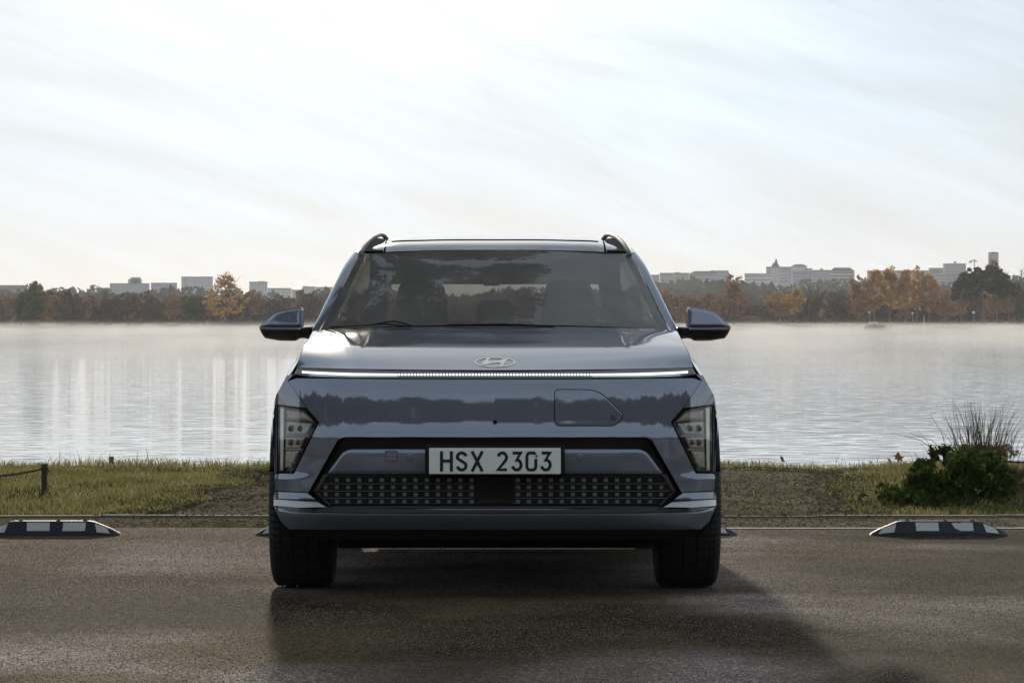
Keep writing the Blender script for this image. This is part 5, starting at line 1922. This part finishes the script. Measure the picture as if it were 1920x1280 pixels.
def gull(px_, py_, label, grp):
    Y = (CAMZ - WATER_Z) * F / (py_ - CY)
    c_ = P2(px_, py_, Y)
    e = empty('gull', (c_.x, c_.y, WATER_Z), label, 'bird', grp)
    s_ = Y / 600.0 * 1.0
    th = np.linspace(0, 1, 9)
    mb_ = MB()
    mb_.tube([(c_.x + (t_ - .5) * .62 * s_, c_.y, WATER_Z + (.10 + .05 * t_**3) * s_) for t_ in th], [max(.012, .13 * math.sin(math.pi * min(1, t_ * .93 + .05))**.8) * s_ for t_ in th], 10)
    mb_.tube([(c_.x - .2 * s_, c_.y, WATER_Z + .14 * s_), (c_.x - .26 * s_, c_.y, WATER_Z + .27 * s_), (c_.x - .29 * s_, c_.y, WATER_Z + .34 * s_), (c_.x - .37 * s_, c_.y, WATER_Z + .33 * s_)], [.07 * s_, .05 * s_, .07 * s_, .03 * s_], 8)
    mb_.build('body', M['lamp_white'], e, True)
    b_ = MB(); b_.tube([(c_.x - .38 * s_, c_.y, WATER_Z + .33 * s_), (c_.x - .46 * s_, c_.y, WATER_Z + .315 * s_)], [.022 * s_, .006 * s_], 6); b_.build('beak', M['rope'], e)


gp = 'white gulls floating before the right shore'
for px_, py_, lab in ((1640, 615.5, 'white gull beside the islet'), (1675, 616.8, 'white gull floating below the slanting pale trunk'), (1707, 617.2, 'white gull floating below the middle globe lamp'),
                      (1733, 617, 'white gull floating below the short white pole'), (1765, 616.8, 'white gull farthest right of the floating row')):
    gull(px_, py_, lab, gp)

# ------------------------------------------------------------------ city on the ridge
M['wall_pale'] = mat('pale_render', (0.78, 0.76, 0.72), 0.9, 0, 0.2, var=.12, vscale=.3)
M['wall_grey'] = mat('grey_render', (0.50, 0.505, 0.51), 0.9, 0, 0.2, var=.15, vscale=.3)
M['wall_brick'] = mat('brick_render', (0.24, 0.17, 0.13), 0.9, 0, 0.2, var=.15, vscale=.3)
M['wall_warm'] = mat('warm_render', (0.62, 0.54, 0.44), 0.9, 0, 0.2, var=.12, vscale=.3)
M['roof_tile'] = mat('roof_tiles', (0.16, 0.10, 0.075), 0.9, 0, 0.2, var=.2, vscale=.5)
M['roof_slate'] = mat('roof_slate', (0.08, 0.085, 0.09), 0.7, 0, 0.3, var=.2, vscale=.5)
M['window'] = mat('far_window', (0.16, 0.17, 0.18), 0.25, 0, 0.5, var=.3, vscale=.2)
M['hill_dark'] = M['far_ground']


def building(px0, px1, top, bot, Y, wall, label, storeys=3, bays=8, roof='flat', roof_m='roof_tile', balcony=False, extra=None):
    a_, b_ = P2(px0, bot, Y), P2(px1, top, Y)
    dep = max(8.0, (b_.x - a_.x) * .5)
    e = empty('building', ((a_.x + b_.x) / 2, Y + dep / 2, a_.z), label, 'building')
    zb = a_.z - 16
    H = b_.z - a_.z
    mb_ = MB(); mb_.box(a_.x, b_.x, Y, Y + dep, zb, b_.z)
    mb_.build('wall', M[wall], e)
    wx, wz = (b_.x - a_.x) / bays, H / storeys
    w_ = MB()
    for r_ in range(storeys):
        z0 = a_.z + wz * (r_ + .25)
        if balcony:
            w_.box(a_.x + .3, b_.x - .3, Y - .12, Y + .05, z0, z0 + wz * .45)
        else:
            for c_ in range(bays):
                x0 = a_.x + wx * (c_ + .25)
                w_.box(x0, x0 + wx * .5, Y - .10, Y + .05, z0, z0 + wz * .5)
        for c_ in range(3):
            y0 = Y + dep * (c_ + .3) / 3
            w_.box(a_.x - .1, a_.x + .05, y0, y0 + dep * .13, z0, z0 + wz * .5)
            w_.box(b_.x - .05, b_.x + .1, y0, y0 + dep * .13, z0, z0 + wz * .5)
    setp(w_.build('windows', M['window'], e), kind='stuff')
    if balcony:
        bl = MB()
        for r_ in range(storeys):
            z0 = a_.z + wz * r_
            bl.box(a_.x - .25, b_.x + .25, Y - .9, Y - .02, z0 - .12, z0 + wz * .22)
        bl.build('balcony', M['wall_pale'], e)
    if roof == 'flat':
        r2 = MB(); r2.box(a_.x - .25, b_.x + .25, Y - .25, Y + dep + .25, b_.z + .003, b_.z + .35)
        r2.build('roof', M[roof_m], e)
    elif roof == 'hip':
        hh = max(.8, H * .25)
        x0, x1, y0, y1 = a_.x - .4, b_.x + .4, Y - .4, Y + dep + .4
        ins = min((x1 - x0) * .25, dep * .4)
        r2 = MB().add([(x0, y0, b_.z + .003), (x1, y0, b_.z + .003), (x1, y1, b_.z + .003), (x0, y1, b_.z + .003), (x0 + ins, (y0 + y1) / 2, b_.z + hh), (x1 - ins, (y0 + y1) / 2, b_.z + hh)],
                      [(0, 1, 5, 4), (1, 2, 5), (2, 3, 4, 5), (3, 0, 4), (3, 2, 1, 0)])
        r2.build('roof', M[roof_m], e)
    if extra:
        for (ex0, ex1, etop, nm, em) in extra:
            p_, q_ = P2(ex0, top, Y + 2), P2(ex1, etop, Y + 2)
            x_ = MB(); x_.box(p_.x, q_.x, Y + 2, Y + dep * .7, b_.z + .355, q_.z)
            x_.build(nm, M[em], e)
    return e


building(206, 277, 532, 547, 2500, 'wall_grey', 'long grey block with a raised middle on the left skyline', 4, 14, extra=[(240, 264, 523, 'tower', 'wall_grey'), (245, 262, 519.5, 'plant_room', 'wall_grey')])
building(283, 330, 531, 547, 2500, 'wall_grey', 'low grey block between the raised block and the big white block', 4, 10)
building(340, 397, 519.5, 547, 2450, 'wall_pale', 'big white slab block left of the tall golden tree', 7, 14)
building(467.5, 500, 529, 552, 2400, 'wall_pale', 'small white block right of the tall golden tree', 6, 7, extra=[(484, 496, 527, 'plant_room', 'wall_pale')])
building(502, 545, 541, 556, 2450, 'wall_pale', 'low pale block right of the small white block', 3, 9)
building(547, 566, 544, 556, 2480, 'wall_warm', 'narrow pale block at the middle of the low skyline', 3, 5)
building(567, 590, 538, 556, 2460, 'wall_pale', 'stepped pale block left of the car windscreen pillar', 4, 6, extra=[(570, 576, 536, 'plant_room', 'wall_pale')])
building(592, 640, 539, 556, 2470, 'wall_pale', 'pale block half hidden by the car windscreen pillar', 4, 9)
building(-30, 46, 535.5, 556, 2400, 'wall_brick', 'long brownish block at the left edge of the skyline', 2, 18)
building(1214, 1236, 516, 535, 2450, 'wall_warm', 'pale block just right of the windscreen pillar', 4, 5)
building(1238, 1292, 512.5, 533, 2480, 'wall_grey', 'grey building with many bays right of the windscreen pillar', 4, 14, 'flat', 'roof_slate', extra=[(1266, 1274, 510, 'plant_room', 'wall_grey')])
building(1294, 1346, 513, 533, 2460, 'wall_grey', 'grey mansard block left of the tall orange tree', 3, 12, 'hip', 'roof_slate')
building(1334, 1366, 508, 533, 2600, 'wall_grey', 'hazy block behind the tall orange tree', 4, 7)
building(1398, 1448, 513.5, 536, 2470, 'wall_pale', 'long pale building left of the spired tower', 3, 13, 'flat', 'roof_slate')
building(1438, 1447, 501, 515, 2560, 'wall_grey', 'narrow grey block left of the spire', 3, 3)
# church-like tower with spire
tw = building(1448, 1461, 500, 530, 2440, 'wall_pale', 'pale tower with a dark pointed spire on the right skyline', 6, 3, 'hip', 'roof_slate')
c_ = P2(1456, 499, 2440)
mb = MB()
dp_ = 4.0
mb.tube([(c_.x, 2440 + dp_, c_.z - 2), (c_.x, 2440 + dp_, c_.z + .6), (c_.x, 2440 + dp_, c_.z + .8), (c_.x, 2440 + dp_, c_.z + 2.4), (c_.x, 2440 + dp_, c_.z + 2.7), (c_.x, 2440 + dp_, c_.z + 5.6)], [1.5, 1.4, .8, .75, 1.0, .05], 8)
mb.build('spire', M['roof_slate'], tw)
building(1462, 1484, 501, 530, 2500, 'wall_grey', 'grey block right behind the spired tower', 5, 6)
building(1485, 1513, 499, 514, 2560, 'wall_pale', 'pale block with rounded roof right of the spire', 3, 7, 'hip', 'roof_slate')
building(1513, 1523, 504, 520, 2540, 'wall_pale', 'narrow pale block above the dark blue block', 3, 3)
building(1487, 1522, 510, 540, 2400, 'wall_grey', 'dark blue grey block below the pale rounded roof', 5, 9)
building(1524, 1556, 507, 536, 2420, 'wall_grey', 'grey brown block with reddish roof and rows of bays', 6, 8, 'flat', 'roof_tile', extra=[(1538, 1543, 503, 'chimney', 'wall_grey')])
building(1557, 1602, 508, 534, 2440, 'wall_grey', 'long grey block with balconies left of the golden tree row', 4, 10, 'hip', 'roof_slate', True)
building(1628, 1662, 508, 530, 2440, 'wall_grey', 'slate roofed block seen between golden treetops', 3, 8, 'flat', 'roof_slate')
building(1672, 1768, 508, 532, 2420, 'wall_grey', 'very long grey slab behind the golden trees', 4, 22, 'flat', 'roof_slate')
building(1744, 1770, 503, 512, 2600, 'wall_warm', 'sunlit pale block above the long grey slab', 2, 6)
building(1771, 1811, 495, 514, 2500, 'wall_warm', 'round edged pale apartment block with balcony rows', 7, 10, 'flat', 'wall_grey', True, extra=[(1778, 1804, 493.5, 'penthouse', 'wall_grey'), (1789, 1793, 490, 'chimney', 'wall_grey')])
building(1768, 1806, 515, 532, 2440, 'wall_grey', 'dark grey low block under the apartment block', 3, 9, 'flat', 'roof_slate')
building(1856, 1872, 474, 520, 2500, 'wall_brick', 'tall narrow tower block above the stone pine', 11, 4, 'flat', 'roof_slate', True, extra=[(1860, 1868, 472, 'plant_room', 'wall_grey')])
# crane by the tower block
cr_ = P2(1827, 512, 2520); ct = P2(1827, 486, 2520)
ce = empty('crane', cr_, 'tiny tower crane left of the tall tower block', 'crane')
mb = MB(); mb.tube([cr_ - Vector((0, 0, 6)), ct], .35, 4); mb.build('mast', M['steel'], ce)
mb = MB(); mb.tube([P2(1818, 489.5, 2520), P2(1833, 489.5, 2520)], .28, 4); mb.tube([ct, P2(1831, 489.5, 2520)], .12, 4); mb.tube([ct, P2(1820, 489.5, 2520)], .12, 4); mb.build('jib', M['steel'], ce)
mb = MB(); b_ = P2(1819, 490, 2520); mb.box(b_.x - .8, b_.x + .8, 2519.4, 2520.6, b_.z - 1.2, b_.z); mb.build('counterweight', M['wall_grey'], ce)

# ------------------------------------------------------------------ what the bodywork mirrors: pine beside the car, wood behind the camera
e = empty('stone_pine', (-5.2, 19.9, -0.02), 'large stone pine beside the car, mirrored in its windscreen', 'tree')
cs = []
keep_rng = rng
rng = np.random.default_rng(5)
for k in range(190):
    a = rng.uniform(0, 6.28); rr_ = math.sqrt(rng.random())
    x_, y_ = math.cos(a) * rr_ * 5.2, math.sin(a) * rr_ * 5.6
    z_ = 7.0 + 3.0 * math.sqrt(max(0, 1 - rr_**2)) - rng.uniform(0, .8)
    cs.append((-4.6 + x_, 19.5 + y_, z_))
v, q = leaf_cloud(np.array(cs), rng.uniform(.5, .95, len(cs)), 330, .24, .6, .6)
link('crown', mesh_np('crown', v, q), M['leaf_pine'], e)
mb = MB()
mb.tube([(-5.2, 19.9, -.1), (-5.1, 19.9, 1.5), (-4.95, 19.8, 3.5), (-4.8, 19.6, 6.0), (-4.7, 19.5, 8.0)], [.30, .24, .21, .18, .08], 12)
for k in range(14):
    c_ = Vector(cs[k * 13]); p0 = Vector((-4.85, 19.65, rng.uniform(4.6, 6.8)))
    mb.tube([p0, (p0 + c_) / 2 + Vector((0, 0, -.25)), c_], [.09, .06, .02], 6)
mb.build('trunk', M['bark'], e, True)
rng = keep_rng
tm_ = MB()
cs = []
def wood_top(x_):
    return (8.2 - 3.5 * smooth(62, 81, np.abs(x_))) + 1.5 * np.sin(x_ * .35) + 1.0 * np.sin(x_ * .83 + 1) + .8 * np.sin(x_ * 1.9) + .5 * np.sin(x_ * 4.3)


def arc_pts(n_, r0, r1, spread=104):
    ph = np.radians(rng.uniform(-spread, spread, n_)); rr_ = rng.uniform(r0, r1, n_)
    return np.sin(ph) * rr_, 8.0 - np.cos(ph) * rr_, ph * 45.0


n = 4200
x_, y_, a_ = arc_pts(n, 48, 60)
v1, q1 = leaf_cloud(np.stack([x_, y_, rng.uniform(.35, 1, n) * wood_top(a_)], 1), rng.uniform(.3, .9, n), 46, .17, .5)
n = 7000
x_, y_, a_ = arc_pts(n, 52, 60)
v2, q2 = leaf_cloud(np.stack([x_, y_, rng.uniform(0, .92, n) * wood_top(a_)], 1), np.full(n, .8), 7, 1.0, .9)
tw = MB()
xs_, ys_, as_ = arc_pts(1400, 47, 56)
for k in range(1400):
    p0 = Vector((xs_[k], ys_[k], float(wood_top(as_[k])) * rng.uniform(.6, .98)))
    d_ = Vector((rng.normal(0, .5), rng.normal(0, .3), rng.uniform(.6, 1.8)))
    w_ = Vector((.03, 0, 0))
    tw.add([p0 - w_, p0 + w_, p0 + d_], [(0, 1, 2)])
    tw.add([p0 + d_ * .5 - w_ * .6, p0 + d_ * .5 + w_ * .6, p0 + d_ * .5 + Vector((d_.z * .4 * rng.choice([-1, 1]), 0, .6))], [(0, 1, 2)])
quads = np.concatenate([q1, q2 + len(v1)])
me_ = mesh_np('roadside_wood', np.concatenate([v1, v2, np.array(tw.v)]), [tuple(f) for f in quads] + [tuple(i_ + len(v1) + len(v2) for i_ in f) for f in tw.f])
setp(link('roadside_wood', me_, M['wood_dark']), 'brown wood across the car park, mirrored in the car paint', None, None, 'stuff')

# ------------------------------------------------------------------ air
def vol_box(name, x0, x1, y0, y1, z0, z1, label):
    mb_ = MB(); mb_.box(x0, x1, y0, y1, z0, z1)
    m_ = bpy.data.materials.new(name)
    m_.use_nodes = True
    m_.node_tree.nodes.clear()
    t_ = m_.node_tree
    v_ = nd(t_, 'ShaderNodeVolumePrincipled')
    o_ = nd(t_, 'ShaderNodeOutputMaterial')
    t_.links.new(v_.outputs[0], o_.inputs['Volume'])
    setp(mb_.build(name, m_), label, None, None, 'stuff')
    return t_, v_


t, v = vol_box('haze', -1700, 1700, -300, 3000, -3.5, 70, 'thin pale morning haze over the lake')
v.inputs['Color'].default_value = (0.95, 0.955, 0.96, 1)
v.inputs['Density'].default_value = 0.00014
v.inputs['Anisotropy'].default_value = 0.2
t, v = vol_box('mist', -260, 260, 95, FAR - 3, WATER_Z + .02, 1.6, 'low mist steaming off the lake')
v.inputs['Color'].default_value = (1.0, 0.945, 0.89, 1)
v.inputs['Anisotropy'].default_value = 0.3
geo = nd(t, 'ShaderNodeNewGeometry')
tcn = nd(t, 'ShaderNodeTexCoord')
sp = nd(t, 'ShaderNodeSeparateXYZ')
t.links.new(tcn.outputs['Object'], sp.inputs[0])
nz = noise(t, mapping(t, tcn.outputs['Object'], (0.10, 0.018, 0.75)), 1.0, 4, 0.6)
wisps = ramp(t, nz, [(0.44, 0.04), (0.60, 1.0)])
hgt = math_node(t, 'SUBTRACT', 1.0, math_node(t, 'DIVIDE', math_node(t, 'ADD', sp.outputs[2], -WATER_Z), 2.0), True)
hgt = math_node(t, 'POWER', hgt, 3.6)
t.links.new(math_node(t, 'MULTIPLY', math_node(t, 'MULTIPLY', wisps, hgt), 0.0125), v.inputs['Density'])
